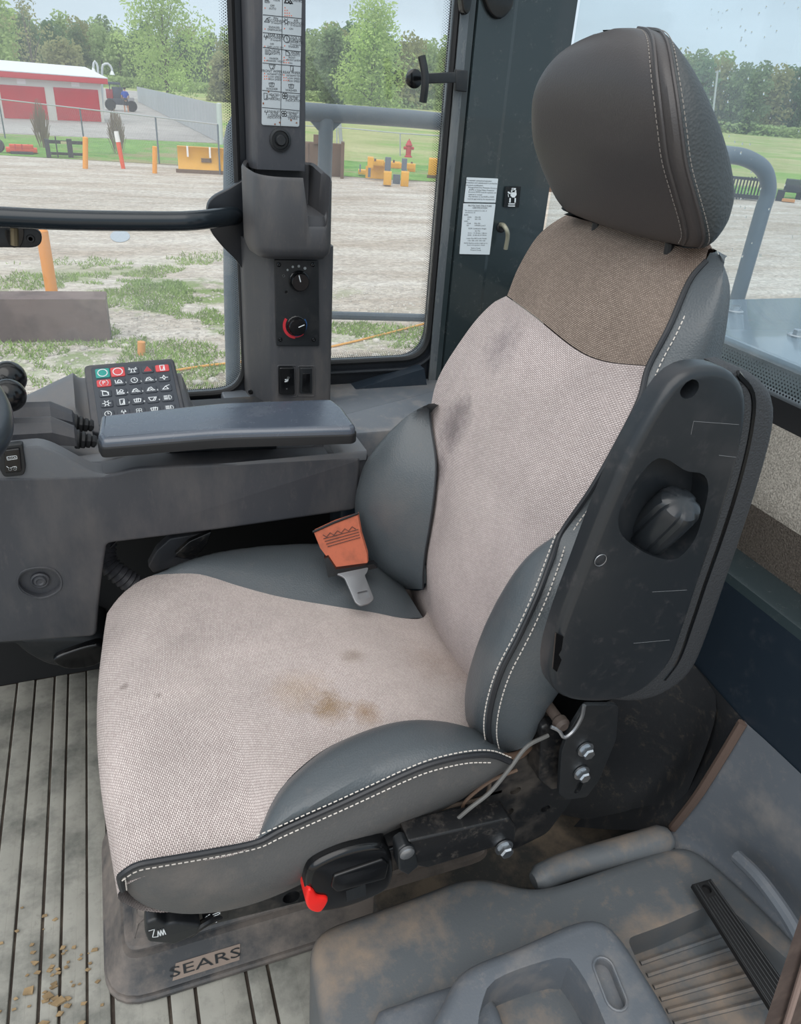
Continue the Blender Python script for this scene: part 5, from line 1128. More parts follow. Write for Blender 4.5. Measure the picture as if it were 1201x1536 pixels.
# ---- ground
def gmat(name, c1, c2, scale, c3=None, s3=1, bumps=.5, patch=None, stretch=None):
    m = bpy.data.materials.new(name); m.use_nodes = True; n = m.node_tree.nodes; l = m.node_tree.links; b = n['Principled BSDF']; b.inputs['Roughness'].default_value = .95; b.inputs['Specular IOR Level'].default_value = .15
    tc = n.new('ShaderNodeTexCoord'); co = tc.outputs['Object']
    mpn = n.new('ShaderNodeMapping'); mpn.inputs['Scale'].default_value = stretch or (1, 1, 1); mpn.inputs['Rotation'].default_value = (0, 0, .15); l.new(co, mpn.inputs[0])
    z = n.new('ShaderNodeTexNoise'); z.inputs['Scale'].default_value = scale; z.inputs['Detail'].default_value = 10; z.inputs['Roughness'].default_value = .7; l.new(mpn.outputs[0], z.inputs[0])
    cr_ = n.new('ShaderNodeValToRGB'); cr_.color_ramp.elements[0].position = .36; cr_.color_ramp.elements[1].position = .64; cr_.color_ramp.elements[0].color = c1; cr_.color_ramp.elements[1].color = c2; l.new(z.outputs[0], cr_.inputs[0]); cur = cr_.outputs[0]
    v = n.new('ShaderNodeTexVoronoi'); v.inputs['Scale'].default_value = 14; l.new(co, v.inputs[0])
    vs = n.new('ShaderNodeSeparateColor'); l.new(v.outputs['Color'], vs.inputs[0]); mr = n.new('ShaderNodeMapRange'); mr.inputs[3].default_value = .8; mr.inputs[4].default_value = 1.2; l.new(vs.outputs[0], mr.inputs[0])
    sc = n.new('ShaderNodeVectorMath'); sc.operation = 'SCALE'; l.new(cur, sc.inputs[0]); l.new(mr.outputs[0], sc.inputs['Scale']); cur = sc.outputs[0]
    if c3:
        z3 = n.new('ShaderNodeTexNoise'); z3.inputs['Scale'].default_value = s3; z3.inputs['Detail'].default_value = 7; z3.inputs['Roughness'].default_value = .65; l.new(co, z3.inputs[0])
        m3 = n.new('ShaderNodeMapRange'); m3.inputs[1].default_value = .5; m3.inputs[2].default_value = .6; l.new(z3.outputs[0], m3.inputs[0]); fac = m3.outputs[0]
        if patch:                                # weeds only grow in this part of the yard
            vd = n.new('ShaderNodeVectorMath'); vd.operation = 'DISTANCE'; l.new(co, vd.inputs[0]); vd.inputs[1].default_value = patch[0]
            mq = n.new('ShaderNodeMapRange'); mq.inputs[1].default_value = patch[1]; mq.inputs[2].default_value = patch[1]*.4; mq.inputs[3].default_value = 0; mq.inputs[4].default_value = 1.0; l.new(vd.outputs['Value'], mq.inputs[0])
            mm = n.new('ShaderNodeMath'); mm.operation = 'MULTIPLY'; l.new(fac, mm.inputs[0]); l.new(mq.outputs[0], mm.inputs[1]); fac = mm.outputs[0]
        mi = n.new('ShaderNodeMix'); mi.data_type = 'RGBA'; l.new(fac, mi.inputs[0]); l.new(cur, mi.inputs[6]); mi.inputs[7].default_value = c3; cur = mi.outputs[2]
    l.new(cur, b.inputs['Base Color'])
    bn = n.new('ShaderNodeBump'); bn.inputs['Strength'].default_value = bumps; bn.inputs['Distance'].default_value = .04; l.new(v.outputs['Distance'], bn.inputs['Height']); l.new(bn.outputs[0], b.inputs['Normal'])
    return m
yard_m = gmat('yard_gravel', srgb(172, 160, 146), srgb(206, 200, 191), .5, srgb(128, 146, 92), .9, patch=((.6, 12.0, GZ), 4.6), stretch=(.45, 1.6, 1))
grass_m = gmat('verge_grass', srgb(92, 140, 66), srgb(128, 168, 88), .8, srgb(150, 146, 106), .25, bumps=.2)
field_m = gmat('field_grass', srgb(150, 160, 104), srgb(184, 182, 136), .10, srgb(134, 166, 90), .07, bumps=.2)
asph = gmat('pavement', srgb(160, 158, 156), srgb(182, 180, 177), .2, bumps=.05)
def gpoly(name, pts, z, m): return struct(obj(name, [Vector((a, b_, z)) for a, b_ in pts], [tuple(range(len(pts)))], m, smooth=False))
gpoly('ground', [(-400, -200), (700, -200), (700, 700), (-400, 700)], GZ, yard_m)
gpoly('verge', [(-60, 40), (-4, 38), (5.2, 36.2), (8.5, 35), (8.2, 52), (-5, 51), (-60, 55)], GZ+.012, grass_m)
gpoly('driveway', [(-120, 56), (-5, 51.6), (8.2, 52.3), (8.6, 150), (20, 260), (-120, 260)], GZ+.012, asph)
gpoly('field', [(8.5, 36), (13, 35.5), (20, 36.5), (36, 36), (75, 55), (400, 170), (350, 500), (-100, 500), (20, 260), (9.2, 150)], GZ+.008, field_m)
gpoly('verge', [(8.6, 35.2), (12, 33.6), (18, 33), (33, 31), (40, 36), (22, 41), (9, 44)], GZ+.016, grass_m)
rd = mat('road_concrete', srgb(205, 205, 200), .8)
rp = [G(40, 119), G(160, 128.5), G(400, 145), G(640, 164.5), G(900, 184), G(1150, 204), G(1400, 223)]
rowa = []; rowb = []
for p in rp:
    d = Vector((p.x, p.y, 0)).normalized(); rowa.append(Vector((p.x, p.y, GZ+.05))); rowb.append(Vector((p.x, p.y, GZ+.05))+d*60)
v, f = gridmesh([rowa, rowb]); struct(obj('road', v, f, rd, smooth=False))
pudm = mat('puddle_water', srgb(170, 178, 184), .05)
pud = obj('puddle', [G(180+15*math.cos(t), 355+9*math.sin(t))+Vector((0, 0, .01)) for t in [k*math.pi/8 for k in range(16)]], [tuple(range(16))], pudm, label='small pale puddle on the gravel beyond the grab bar', cat='puddle')

# ---- weeds and stones near the machine
random.seed(11)
from mathutils import noise
b = MB()
for i in range(130000):
    x = random.uniform(-4.5, 6.5); y = random.uniform(8.6, 17)
    if x > 3.1 and y > 11.2: continue
    if math.hypot(x-1.5, y-12.2) > 4.6*random.uniform(.55, 1.1) : continue
    if noise.noise(Vector((x*.8, y*.8, 3.0)))+.45*noise.noise(Vector((x*3, y*3, 1))) < .02: continue
    h = random.uniform(.02, .075); a = random.uniform(0, 6.28); w_ = .010; k = len(b.v); l_ = random.uniform(-.05, .05)
    b.v += [Vector((x-w_*math.cos(a), y-w_*math.sin(a), GZ)), Vector((x+w_*math.cos(a), y+w_*math.sin(a), GZ)), Vector((x+l_, y+random.uniform(-.05, .05), GZ+h))]; b.f.append((k, k+1, k+2))
b.build('weed_grass', mat('weed_blades', srgb(134, 160, 84), .8, var=.25, varscale=3), None, smooth=False, kind='stuff', label='patch of green weeds growing in the gravel beside the machine', cat='grass')
ic_ = bmesh.new(); bmesh.ops.create_icosphere(ic_, subdivisions=1, radius=1); icv = [v_.co.copy() for v_ in ic_.verts]; icf = [tuple(v_.index for v_ in f_.verts) for f_ in ic_.faces]; ic_.free()
b = MB()
for i in range(5200):
    y = 7.2+6.5*random.random()**1.3; x = random.uniform(-.22*y, .55*y); s = random.uniform(.008, .028)*(2.4 if random.random() < .02 else 1)
    o_ = Vector((x, y, GZ+s*.2)); sx, sy, sz = s*random.uniform(.7, 1.4), s*random.uniform(.7, 1.4), s*random.uniform(.5, .8)
    b.add(([o_+Vector((q.x*sx, q.y*sy, q.z*sz)) for q in icv], icf))
b.build('loose_stones', mat('stone_pale', srgb(196, 190, 180), .9, var=.3, varscale=6), None, kind='stuff', label='loose pale stones scattered over the yard', cat='stones', ang=80)

dm2 = mat('debris_tan', srgb(150, 128, 96), .9, var=.4, varscale=40); b = MB(); random.seed(3)
for i in range(70):
    c = P(random.gauss(85, 45), random.gauss(1465, 45), Z=.001); s = random.uniform(.0012, .004)*(1.8 if i % 9 == 0 else 1); a = random.uniform(0, 6.28)
    b.add(([c+Vector((s*1.6*math.cos(a+t), s*math.sin(a+t), h_)) for h_ in (0, s*.6) for t in (0, 1.3, 2.7, 4.2)], [(0, 1, 2, 3), (4, 5, 6, 7), (0, 1, 5, 4), (1, 2, 6, 5), (2, 3, 7, 6), (3, 0, 4, 7)]))
b.build('floor_debris', dm2, None, smooth=False, kind='stuff', label='crumbs of dirt and dry leaf on the ribbed mat, lower left', cat='debris')

# ---- things in the yard
def up(p, h): return Vector((p.x, p.y, GZ+h))
g1, g2 = G(166, 512), G(-140, 516)
bb = thing('steel_block', 'long low rusty brown block on the gravel left of the weeds', 'block', up(g1, 0))
hb = D(162, 449, g1).z-GZ
v = [up(g1, 0), up(g2, 0), up(g2, hb), up(g1, hb)]; v += [p+Vector((.02, .45, 0)) for p in v]
obj('block_body', v, [(0, 1, 2, 3), (4, 7, 6, 5), (0, 4, 5, 1), (1, 5, 6, 2), (2, 6, 7, 3), (3, 7, 4, 0)], mat('brown_block', srgb(112, 94, 90), .7, dust=srgb(90, 76, 74), dscale=2, dlo=.45, dhi=.6), bb, smooth=False)
gj = G(62, 512); obj('block_joint', *boxvf((gj.x-.01, gj.y-.012, GZ), (gj.x+.01, gj.y+.01, GZ+hb)), mat('joint_dark', srgb(88, 74, 70), .8), bb)
def bollard(px, yb, ytop, r, lbl, grp=None, lean=0, col=srgb(236, 158, 60), dx=0):
    g = G(px, yb); tp = D(px+lean, ytop, g); t = thing('bollard', lbl, 'bollard', up(g, 0), grp)
    m = mat('bollard_yellow'+str(int(col[0]*100)), col, .5)
    ax = (tp-up(g, 0)); lathe('post', [(r, 0), (r, ax.length*.97), (r*.8, ax.length*.99), (.001, ax.length)], up(g, 0), ax, m, t, seg=18)
bollard(81, 458, 343, .088, 'thick orange yellow post leaning behind the brown block', lean=-19, col=srgb(238, 150, 48))
bollard(128, 253, 205, .10, 'yellow bollard on the yard beside the black frame')
bollard(232, 260, 219, .09, 'yellow bollard on the yard just left of the yellow plow')
bollard(212, 532, 512, .05, 'short orange stake in the gravel beyond the keypad', col=srgb(226, 156, 84))
g = G(185, 253); tp = D(174, 197, g); mk = thing('marker_post', 'leaning orange marker post with a white top', 'post', up(g, 0))
ax = tp-up(g, 0); L_ = ax.length
lathe('shaft', [(.08, 0), (.09, L_*.72)], up(g, 0), ax, mat('marker_orange', srgb(232, 88, 50), .5), mk, seg=14)
lathe('white_sleeve', [(.095, L_*.72), (.085, L_), (.001, L_)], up(g, 0), ax, mat('marker_white', srgb(240, 238, 236), .5), mk, seg=14)
# storage building
s0_ = G(156, 184); s1 = G(0, 178); us = (s1-s0_).normalized(); ns = us.cross(VZ).normalized()
if ns.dot(s0_-Vector((CAM.x, CAM.y, GZ))) < 0: ns = -ns
def onf(px, py_):
    d = ray(px, py_); t = ((s0_-CAM).dot(ns))/d.dot(ns); p = CAM+d*t; return ((p-s0_).dot(us), p.z-GZ)
shed = thing('storage_building', 'long white storage building with red roll-up doors and red eave, across the yard', 'building', up(s0_, 0))
H_ = onf(155, 124)[1]
ffr = (up(s0_, 0), us, VZ, ns)
wwm = mat('shed_white', srgb(214, 212, 204), .6); rdm = mat('shed_red', srgb(196, 44, 62), .45, var=.08, varscale=1)
plate('wall', [(-.05, 0), (24, 0), (24, H_), (-.05, H_)], ffr, 8, wwm, shed)
for (a, b_, c_) in [((81, 131), (153, 183), 0), ((1, 127), (74, 178), 0), ((-82, 123), (-8, 174), 0)]:
    (xa, za), (xb, zb) = onf(*a), onf(b_[0], a[1]); x0_, x1_ = onf(b_[0]-3, 165)[0], onf(a[0]+2, 155)[0]
    z1_ = onf((a[0]+b_[0])/2, a[1]+2)[1]
    dr = plate('roll_up_door', [(x0_, .05), (x1_, .05), (x1_, z1_), (x0_, z1_)], (up(s0_, 0)-ns*.03, us, VZ, ns), .05, rdm, shed)
    for k in range(9): z = .3+k*(z1_-.4)/8; plate('door_rib', [(x0_, z), (x1_, z), (x1_, z+.05), (x0_, z+.05)], (up(s0_, 0)-ns*.05, us, VZ, ns), .02, rdm, dr)
    xm = (x0_+x1_)/2; plate('number_plate', [(xm-.3, z1_+.12), (xm+.3, z1_+.12), (xm+.3, z1_+.45), (xm-.3, z1_+.45)], (up(s0_, 0)-ns*.03, us, VZ, ns), .03, mat('marker_white', srgb(240, 238, 236), .5), shed)
plate('eave', [(-.5, H_-.1), (24, H_-.1), (24, H_+.34), (-.5, H_+.34)], (up(s0_, 0)-ns*.45, us, VZ, ns), .5, mat('eave_red', srgb(206, 50, 58), .4), shed, bev=.05)
rv = [up(s0_, H_+.34)+us*a-ns*b_+VZ*c_ for a, b_, c_ in [(-.5, .45, 0), (24, .45, 0), (24, -4, .65), (-.5, -4, .65), (-.5, -8.3, 0), (24, -8.3, 0)]]
obj('roof', rv+[p-VZ*.08 for p in rv], [(0, 1, 2, 3), (3, 2, 5, 4), (6, 9, 8, 7), (9, 10, 11, 8), (0, 6, 7, 1), (1, 7, 8, 2), (2, 8, 11, 5), (0, 3, 9, 6), (3, 4, 10, 9), (4, 5, 11, 10)], mat('roof_white', srgb(232, 234, 236), .4), shed, smooth=False)
plate('gable', [(0, H_), (8, H_), (4, H_+.9)], (up(s0_, 0)-us*.02, ns, VZ, us), .1, wwm, shed)
def lamp(pts, lbl):
    g = G(pts[0][0], 176); t = thing('yard_lamp', lbl, 'lamp', up(g, 0)); q = [D(x, y, G(pts[0][0], 180)) for x, y in pts]
    tube('pole', q, .09, mat('lamp_grey', srgb(200, 204, 206), .4), t, n=24, seg=8)
    lathe('lamp_head', [(.08, .1), (.2, -.2), (.001, -.2)], q[-1], (0, 0, 1), mat('lamp_white', srgb(235, 238, 238), .4), t, seg=12)
lamp([(147, 180), (147, 110), (145, 96), (141, 92), (140, 104)], 'slim gooseneck lamp by the end of the storage building, left one')
lamp([(154, 180), (153, 108), (156, 97), (163, 96), (168, 104), (168, 108)], 'slim gooseneck lamp by the end of the storage building, right one')
# chain link fence
cf = thing('chain_link_fence', 'grey chain link fence with thin posts in front of the storage building', 'fence', up(G(125, 225), 0))
fp = [(-150, 192, 130), (8, 208, 151), (128, 228, 164), (239, 246, 178), (330, 262, 186)]
fq = [(G(x, yb), D(x-(yb-yt)*.11, yt, G(x, yb))) for x, yb, yt in fp]
HF = sum(t.z-GZ for _, t in fq)/len(fq)
for g_, t_ in fq[1:]: lathe('post', [(.035, 0), (.035, HF)], up(g_, 0), (0, 0, 1), rail_m, cf, seg=8)
fm_ = mat('fence_wire', srgb(170, 174, 176), .4)
tube('top_rail', [up(g_, HF) for g_, _ in fq], .028, fm_, cf, seg=8)
b = MB()
for (a, _), (c_, _) in zip(fq, fq[1:]):
    L_ = (c_-a).length; u_ = (c_-a).normalized(); st_ = .16; k0_ = int(-HF/st_); 
    for k in range(k0_, int(L_/st_)+1):
        for sgn in (1, -1):
            s_ = k*st_; e_ = s_+HF
            sa, se = max(0, s_), min(L_, e_); 
            if se <= sa: continue
            za, ze = (sa-s_), (se-s_)
            if sgn < 0: za, ze = HF-za, HF-ze
            p, q = up(a, za)+u_*sa, up(a, ze)+u_*se; kk = len(b.v); w_ = VZ*.0035; b.v += [p-w_, q-w_, q+w_, p+w_]; b.f.append((kk, kk+1, kk+2, kk+3))
b.build('wire_mesh', fm_, cf, smooth=False, kind='stuff')
# second fence across the field, seen through the middle window
cf2 = thing('field_fence', 'thin wire fence with posts crossing the field behind the yellow attachments', 'fence', up(G(600, 240), 0))
fr2_ = [(440, 205, 188), (505, 224, 191), (600, 234, 200), (660, 240, 204), (900, 262, 224)]
for x, yb, yt in fr2_: g_ = G(x, yb); tube('post', [up(g_, 0), D(x, yt, g_)], .05, fm_, cf2, seg=8)
tube('top_rail', [D(x, yt, G(x, yb)) for x, yb, yt in fr2_], .035, fm_, cf2, seg=6)
g_ = G(512, 222); tube('thick_post', [up(g_, 0), D(509, 184, g_)], .13, fm_, cf2, seg=10)
# corrugated privacy fence running away beside the driveway
pf = thing('corrugated_fence', 'long pale grey corrugated panel fence running away beside the driveway', 'fence', (7.6, 60, GZ))
a0, a1_ = G(333, 217), G(207, 153); n_ = 34
for i in range(n_):
    t0 = i/n_; t1_ = (i+.93)/n_
    t0 = t0**1.8; t1_ = t1_**1.8
    p, q = a0.lerp(a1_, t0), a0.lerp(a1_, t1_); hp0 = 2.15
    v = [up(p, .05), up(q, .05), up(q, hp0), up(p, hp0)]; v += [w_+Vector((.06, .0, 0)) for w_ in v]
    obj('panel', v, [(0, 1, 2, 3), (4, 7, 6, 5), (0, 4, 5, 1), (1, 5, 6, 2), (2, 6, 7, 3), (3, 7, 4, 0)], mat('panel_grey', srgb(178, 184, 188), .5), pf, smooth=False)
lathe('end_post', [(.16, 0), (.16, 2.2), (.001, 2.25)], up(a0, 0)+Vector((-.1, -.1, 0)), (0, 0, 1), mat('panel_white', srgb(200, 205, 208), .5), pf, seg=12)
# yellow plow blade
YEL = mat('plant_yellow', srgb(226, 166, 46), .45, dust=srgb(150, 120, 70), dscale=2, dlo=.5, dhi=.8, damt=.4)
g0, g1 = G(268, 259), G(372, 264); u_ = (g1-g0).normalized(); L_ = (g1-g0).length; nn = Vector((-u_.y, u_.x, 0)); hp1 = D(268, 219, g0).z-GZ
plw = thing('plow_blade', 'long yellow plow blade with white straps lying by the corrugated fence', 'plow', up(g0, 0))
pr = [(0, .12), (.10, .35), (.16, .6), (.10, .85), (-.02, hp1), (.35, hp1), (.6, .6), (.5, .12)]
v = [up(g0, 0)+u_*s_+nn*a+VZ*z for s_ in (0, L_) for a, z in pr]; k = len(pr)
obj('moldboard', v, [(i, (i+1) % k, (i+1) % k+k, i+k) for i in range(k)]+[tuple(range(k)), tuple(range(k, 2*k))[::-1]], YEL, plw, ang=50)
plate('cutting_edge', [(-.1, 0), (L_+.1, 0), (L_+.1, .14), (-.1, .14)], (up(g0, 0)-nn*.03, u_, VZ, nn), .08, rust_m, plw)
for s_ in (.36, 1.22, 2.1): plate('strap', [(s_, .6), (s_+.07, .6), (s_+.07, hp1+.02), (s_, hp1+.02)], (up(g0, 0)-nn*.06, u_, VZ, nn), .1, MATS['marker_white'], plw)
plate('vent_patch', [(.9, .42), (1.3, .42), (1.3, .56), (.9, .56)], (up(g0, 0)+nn*.06, u_, VZ, nn), .1, rust_m, plw)
# black attachment frame, orange blade
def bx3(name, px0, px1, y0, y1, yb, dep, m, par, bev=0):
    g = G((px0+px1)/2, yb); dd = math.hypot(g.x, g.y); u_ = Vector((g.y, -g.x, 0)).normalized(); nn = Vector((g.x, g.y, 0)).normalized()
    def q(x, y): p = D(x, y, g); return ((p-up(g, 0)).dot(u_), p.z-GZ)
    x0, _ = q(px0, (y0+y1)/2); x1, _ = q(px1, (y0+y1)/2); _, za = q((px0+px1)/2, y1); _, zb = q((px0+px1)/2, y0)
    return plate(name, [(x0, max(0, za)), (x1, max(0, za)), (x1, zb), (x0, zb)], (up(g, 0), u_, VZ, nn), dep, m, par, bev=bev)
blkf = mat('attachment_black', srgb(42, 46, 56), .6)
af = thing('attachment_frame', 'black quick-attach frame standing in the grass beside a yellow bollard', 'attachment', up(G(97, 238), 0))
for a in [(68, 124, 211, 216), (70, 124, 229, 233)]: bx3('crossbar', *a, 236, .15, blkf, af)
for a in [(68, 75, 209, 236), (84, 86, 205, 238), (101, 109, 209, 238)]: bx3('upright', *a, 237, .3, blkf, af)
bx3('label_plate', 91, 100, 212, 216, 236, -.02, mat('plate_cream', srgb(210, 205, 160), .5), af)
ob = thing('orange_blade', 'low orange blade attachment on the ground at the far left', 'attachment', up(G(30, 231), 0))
om = mat('blade_orange', srgb(222, 86, 56), .5)
bx3('blade', 9, 56, 222, 229, 231, .5, om, ob, bev=.04); bx3('top_bar', 14, 50, 217, 223, 231, .3, om, ob, bev=.03); bx3('skid', 16, 50, 228, 232, 232, .4, blkf, ob)
for x in (22, 32, 42): bx3('divider', x, x+1.5, 216, 224, 231, -.03, MATS['shed_red'], ob)
tw = thing('dark_tire', 'dark round wheel cut off by the left edge beside the orange blade', 'wheel', up(G(-2, 229), 0)); g_ = G(-2, 229)
lathe('tire', [(.1, -.12), (.24, -.12), (.28, 0), (.24, .12), (.1, .12)], up(g_, .28), (0, 1, 0), blkf, tw, seg=18)
# bare columnar shrubs
def shrub(px, yb, yt, w_, lbl):
    g = G(px, yb); t = thing('bare_shrub', lbl, 'shrub', up(g, 0)); h = D(px, yt, g).z-GZ; b = MB(); random.seed(px)
    for i in range(230):
        a = random.uniform(0, 6.28); r_ = w_*random.random()**.5; z0 = random.uniform(0.0, .55)*h; z1 = min(h, z0+h*random.uniform(.2, .5)); zz = z1/h; rr_ = r_*math.sin(math.pi*min(1, max(.05, zz*.88+.12)))**.6
        p = up(g, z0)+Vector((r_*.5*math.cos(a), r_*.5*math.sin(a), 0)); q = up(g, z1)+Vector((rr_*math.cos(a), rr_*math.sin(a), 0)); b.add(tubevf([p, q], .012, 3, cap=False))
    b.build('twigs', mat('twig_brown', srgb(140, 122, 106), .9), t, smooth=False, kind='stuff'); lathe('stem', [(.05, 0), (.03, h*.7)], up(g, 0), (0, 0, 1), MATS['twig_brown'], t, seg=8)
shrub(66, 222, 148, .48, 'bare brown columnar shrub in front of the red doors'); shrub(178, 231, 162, .46, 'bare brown columnar shrub behind the leaning marker post')
# utility vehicle with person
g = G(182, 167); uv_ = thing('utility_vehicle', 'small dark open utility vehicle parked on the driveway beside the building', 'vehicle', up(g, 0))
u_ = Vector((g.y, -g.x, 0)).normalized(); nn = Vector((g.x, g.y, 0)).normalized(); sc_ = math.hypot(g.x, g.y)/1270
def uq(x, y): return ((x-182)*sc_, max(0, (166-y)*sc_))
def ub(name, x0, x1, y0, y1, d0, d1, m, bev=.05):
    a, b_ = uq(x0, y1), uq(x1, y0); return plate(name, [a, (b_[0], a[1]), b_, (a[0], b_[1])], (up(g, 0)+nn*d0, u_, VZ, nn), d1-d0, m, uv_, bev=bev)
dk = mat('vehicle_dark', srgb(64, 70, 84), .5); rdv = mat('vehicle_red', srgb(150, 52, 60), .5)
ub('chassis', 165, 200, 150, 158, 0, 1.4, dk); ub('front_body', 164, 173, 139, 151, 0, 1.4, rdv); ub('cargo_box', 188, 201, 148, 154, -.1, 1.5, mat('vehicle_grey', srgb(150, 150, 152), .5)); ub('cab_back', 172, 187, 136, 152, .1, 1.3, dk); ub('roof', 168, 184, 130, 133, 0, 1.4, dk)
for x in (169, 183): ub('roof_post', x, x+1.2, 132, 141, 0, .1, dk, 0); 
for x, d_ in ((168, 0), (197, 0), (168, 1.3), (197, 1.3)):
    lathe('wheel', [(.1, -.15), (.5, -.15), (.56, 0), (.5, .15), (.1, .15)], up(g, .56)+u_*((x-182)*sc_)+nn*d_, nn, blkf, uv_, seg=16)
# people
def person(px, yb, ht, shirt, lbl, lean=0):
    g = G(px, yb); t = thing('person', lbl, 'person', up(g, 0)); s = ht/1.75; u_ = Vector((g.y, -g.x, 0)).normalized(); f_ = Vector((g.x, g.y, 0)).normalized()
    def Q(a, f2, z): return up(g, z*s)+u_*(a*s)+f_*(f2*s)
    me = bpy.data.meshes.new('body'); pts = [(Q(0, 0, .95), .15), (Q(0, 0, 1.2), .15), (Q(0, 0, 1.42), .13), (Q(0, 0, 1.52), .06), (Q(0, 0, 1.66), .105), (Q(.2, 0, 1.42), .06), (Q(.27, .05, 1.15), .045), (Q(.25, .2, .98), .035), (Q(-.2, 0, 1.42), .06), (Q(-.27, .05, 1.15), .045), (Q(-.25, .15, .95), .035), (Q(.1, 0, .88), .1), (Q(.13, .02, .48), .07), (Q(.14, 0, .06), .05), (Q(.14, -.12, .04), .04), (Q(-.1, 0, .88), .1), (Q(-.12, .05, .48), .07), (Q(-.13, .08, .06), .05), (Q(-.13, -.04, .04), .04)]
    me.from_pydata([p-up(g, 0) for p, _ in pts], [(0, 1), (1, 2), (2, 3), (3, 4), (2, 5), (5, 6), (6, 7), (2, 8), (8, 9), (9, 10), (0, 11), (11, 12), (12, 13), (13, 14), (0, 15), (15, 16), (16, 17), (17, 18)], [])
    o = bpy.data.objects.new('body', me); COL.objects.link(o); o.parent = t; md = o.modifiers.new('skin', 'SKIN'); me.skin_vertices.new() if not me.skin_vertices else None
    for i, (_, r_) in enumerate(pts): me.skin_vertices[0].data[i].radius = (r_*s, r_*s)
    me.skin_vertices[0].data[0].use_root = True
    o.modifiers.new('sub', 'SUBSURF').levels = 1; me.materials.append(mat('skin_tone', srgb(190, 140, 115), .7))
    b = MB(); b.add(lathevf([(.13*s, -.38*s), (.17*s, -.3*s), (.19*s, 0), (.20*s, .1*s), (.13*s, .14*s)], Q(0, 0, 1.36), (0, 0, 1), 14))
    for sg in (1, -1): b.add(tubevf([Q(.16*sg, 0, 1.43), Q(.25*sg, .03, 1.22)], .075*s, 8))
    b.build('shirt', shirt, t)
    b = MB(); b.add(lathevf([(.17*s, -.02*s), (.18*s, .1*s), (.15*s, .16*s)], Q(0, 0, .88), (0, 0, 1), 12))
    for sg in (1, -1): b.add(tubevf([Q(.1*sg, 0, .9), Q(.125*sg, .02, .5)], .095*s, 8))
    b.build('shorts', mat('shorts_dark', srgb(58, 62, 74), .8), t)
    lathe('hair', [(.10*s, -.02*s), (.118*s, .05*s), (.09*s, .11*s), (.001, .13*s)], Q(0, .01, 1.66), (0, 0, 1), mat('hair_dark', srgb(46, 38, 34), .8), t, seg=12)
person(190, 168.5, 2.3, mat('shirt_blue', srgb(38, 78, 176), .8), 'person in a blue shirt and dark shorts standing beside the utility vehicle')
# rusty bucket, yellow attachments, hydrant in the middle window
rbk = thing('rusty_bucket', 'upright rusty brown loader bucket beyond the cup holder', 'bucket', up(G(490, 264), 0))
bx3('bucket_back', 452, 515, 214, 264, 264, .25, rust_m, rbk, bev=.04); bx3('bucket_side', 511, 516, 212, 266, 266, -.7, rust_m, rbk); bx3('bucket_lug', 470, 478, 202, 216, 264, .2, rust_m, rbk)
for x in (462, 478, 496): bx3('bucket_rib', x, x+2, 216, 262, 263.5, -.05, mat('rust_dark', srgb(84, 64, 54), .8), rbk)
ym = thing('yellow_attachments', 'yellow fork attachment with grey forks standing on the gravel', 'attachment', up(G(580, 279), 0))
bx3('base_beam', 537, 577, 256, 263, 266, .5, YEL, ym, bev=.03); bx3('back_beam', 556, 622, 244, 252, 272, .3, YEL, ym, bev=.03)
for a in [(556, 576, 240, 249), (586, 600, 243, 253), (611, 623, 246, 258)]: bx3('yellow_housing', *a, 272, .4, YEL, ym, bev=.04)
for a in [(575, 587, 258, 278), (601, 613, 258, 280), (551, 560, 236, 252)]: bx3('yellow_foot', *a, 280, .5, YEL, ym, bev=.03)
for a in [(577, 586, 236, 262), (602, 610, 238, 262), (589, 600, 262, 276), (552, 556, 240, 266), (539, 541, 247, 258)]: bx3('grey_fork', *a, 276, .2, mat('fork_grey', srgb(98, 108, 122), .5), ym)
for x, y in ((562, 238), (590, 240), (617, 243)): bx3('bolt_head', x-1, x+2, y, y+4, 273, .1, rust_m, ym)
bx3('low_frame', 548, 578, 250, 268, 270, .1, YEL, ym)
hy = thing('fire_hydrant', 'red fire hydrant standing in the grass behind the yellow attachments', 'hydrant', up(G(612, 236), 0)); g_ = G(612, 236); hh = D(612, 208, g_).z-GZ
lathe('hydrant_body', [(.24, 0), (.24, .06*hh), (.17, .1*hh), (.17, .6*hh), (.22, .63*hh), (.22, .68*hh), (.16, .75*hh), (.10, .9*hh), (.03, .92*hh), (.03, hh), (.001, hh)], up(g_, 0), (0, 0, 1), mat('hydrant_red', srgb(186, 44, 56), .5), hy, seg=14)
tube('outlet', [up(g_, .5*hh)-Vector((.32, 0, 0)), up(g_, .5*hh)+Vector((.32, 0, 0))], .09, MATS['hydrant_red'], hy, seg=10)
yb2 = thing('yellow_bucket', 'yellow bucket partly hidden by the window frame, right of the hydrant', 'bucket', up(G(655, 268), 0)); bx3('bucket_shell', 642, 680, 239, 268, 268, .8, YEL, yb2, bev=.06); bx3('bucket_lip', 640, 682, 264, 269, 269, .1, rust_m, yb2)
yb3 = thing('yellow_machine', 'yellow machine part between the corner pillar and the headrest', 'machine', up(G(812, 285), 0)); bx3('machine_body', 800, 850, 232, 284, 285, .9, YEL, yb3, bev=.06); bx3('machine_base', 798, 852, 276, 288, 288, .3, rust_m, yb3)
im = thing('black_rack', 'dark barred rack on the gravel left of the bent rear handrail', 'rack', up(G(1120, 300), 0))
bx3('rack_beam', 1095, 1140, 292, 298, 300, .3, blkf, im); bx3('rack_beam', 1095, 1140, 266, 270, 300, .3, blkf, im)
for k in range(9): bx3('rack_bar', 1097+k*5, 1099.5+k*5, 265, 299, 300, .15, blkf, im)
im2 = thing('black_attachment', 'black attachment with an orange base right of the bent rear handrail', 'attachment', up(G(1185, 302), 0))
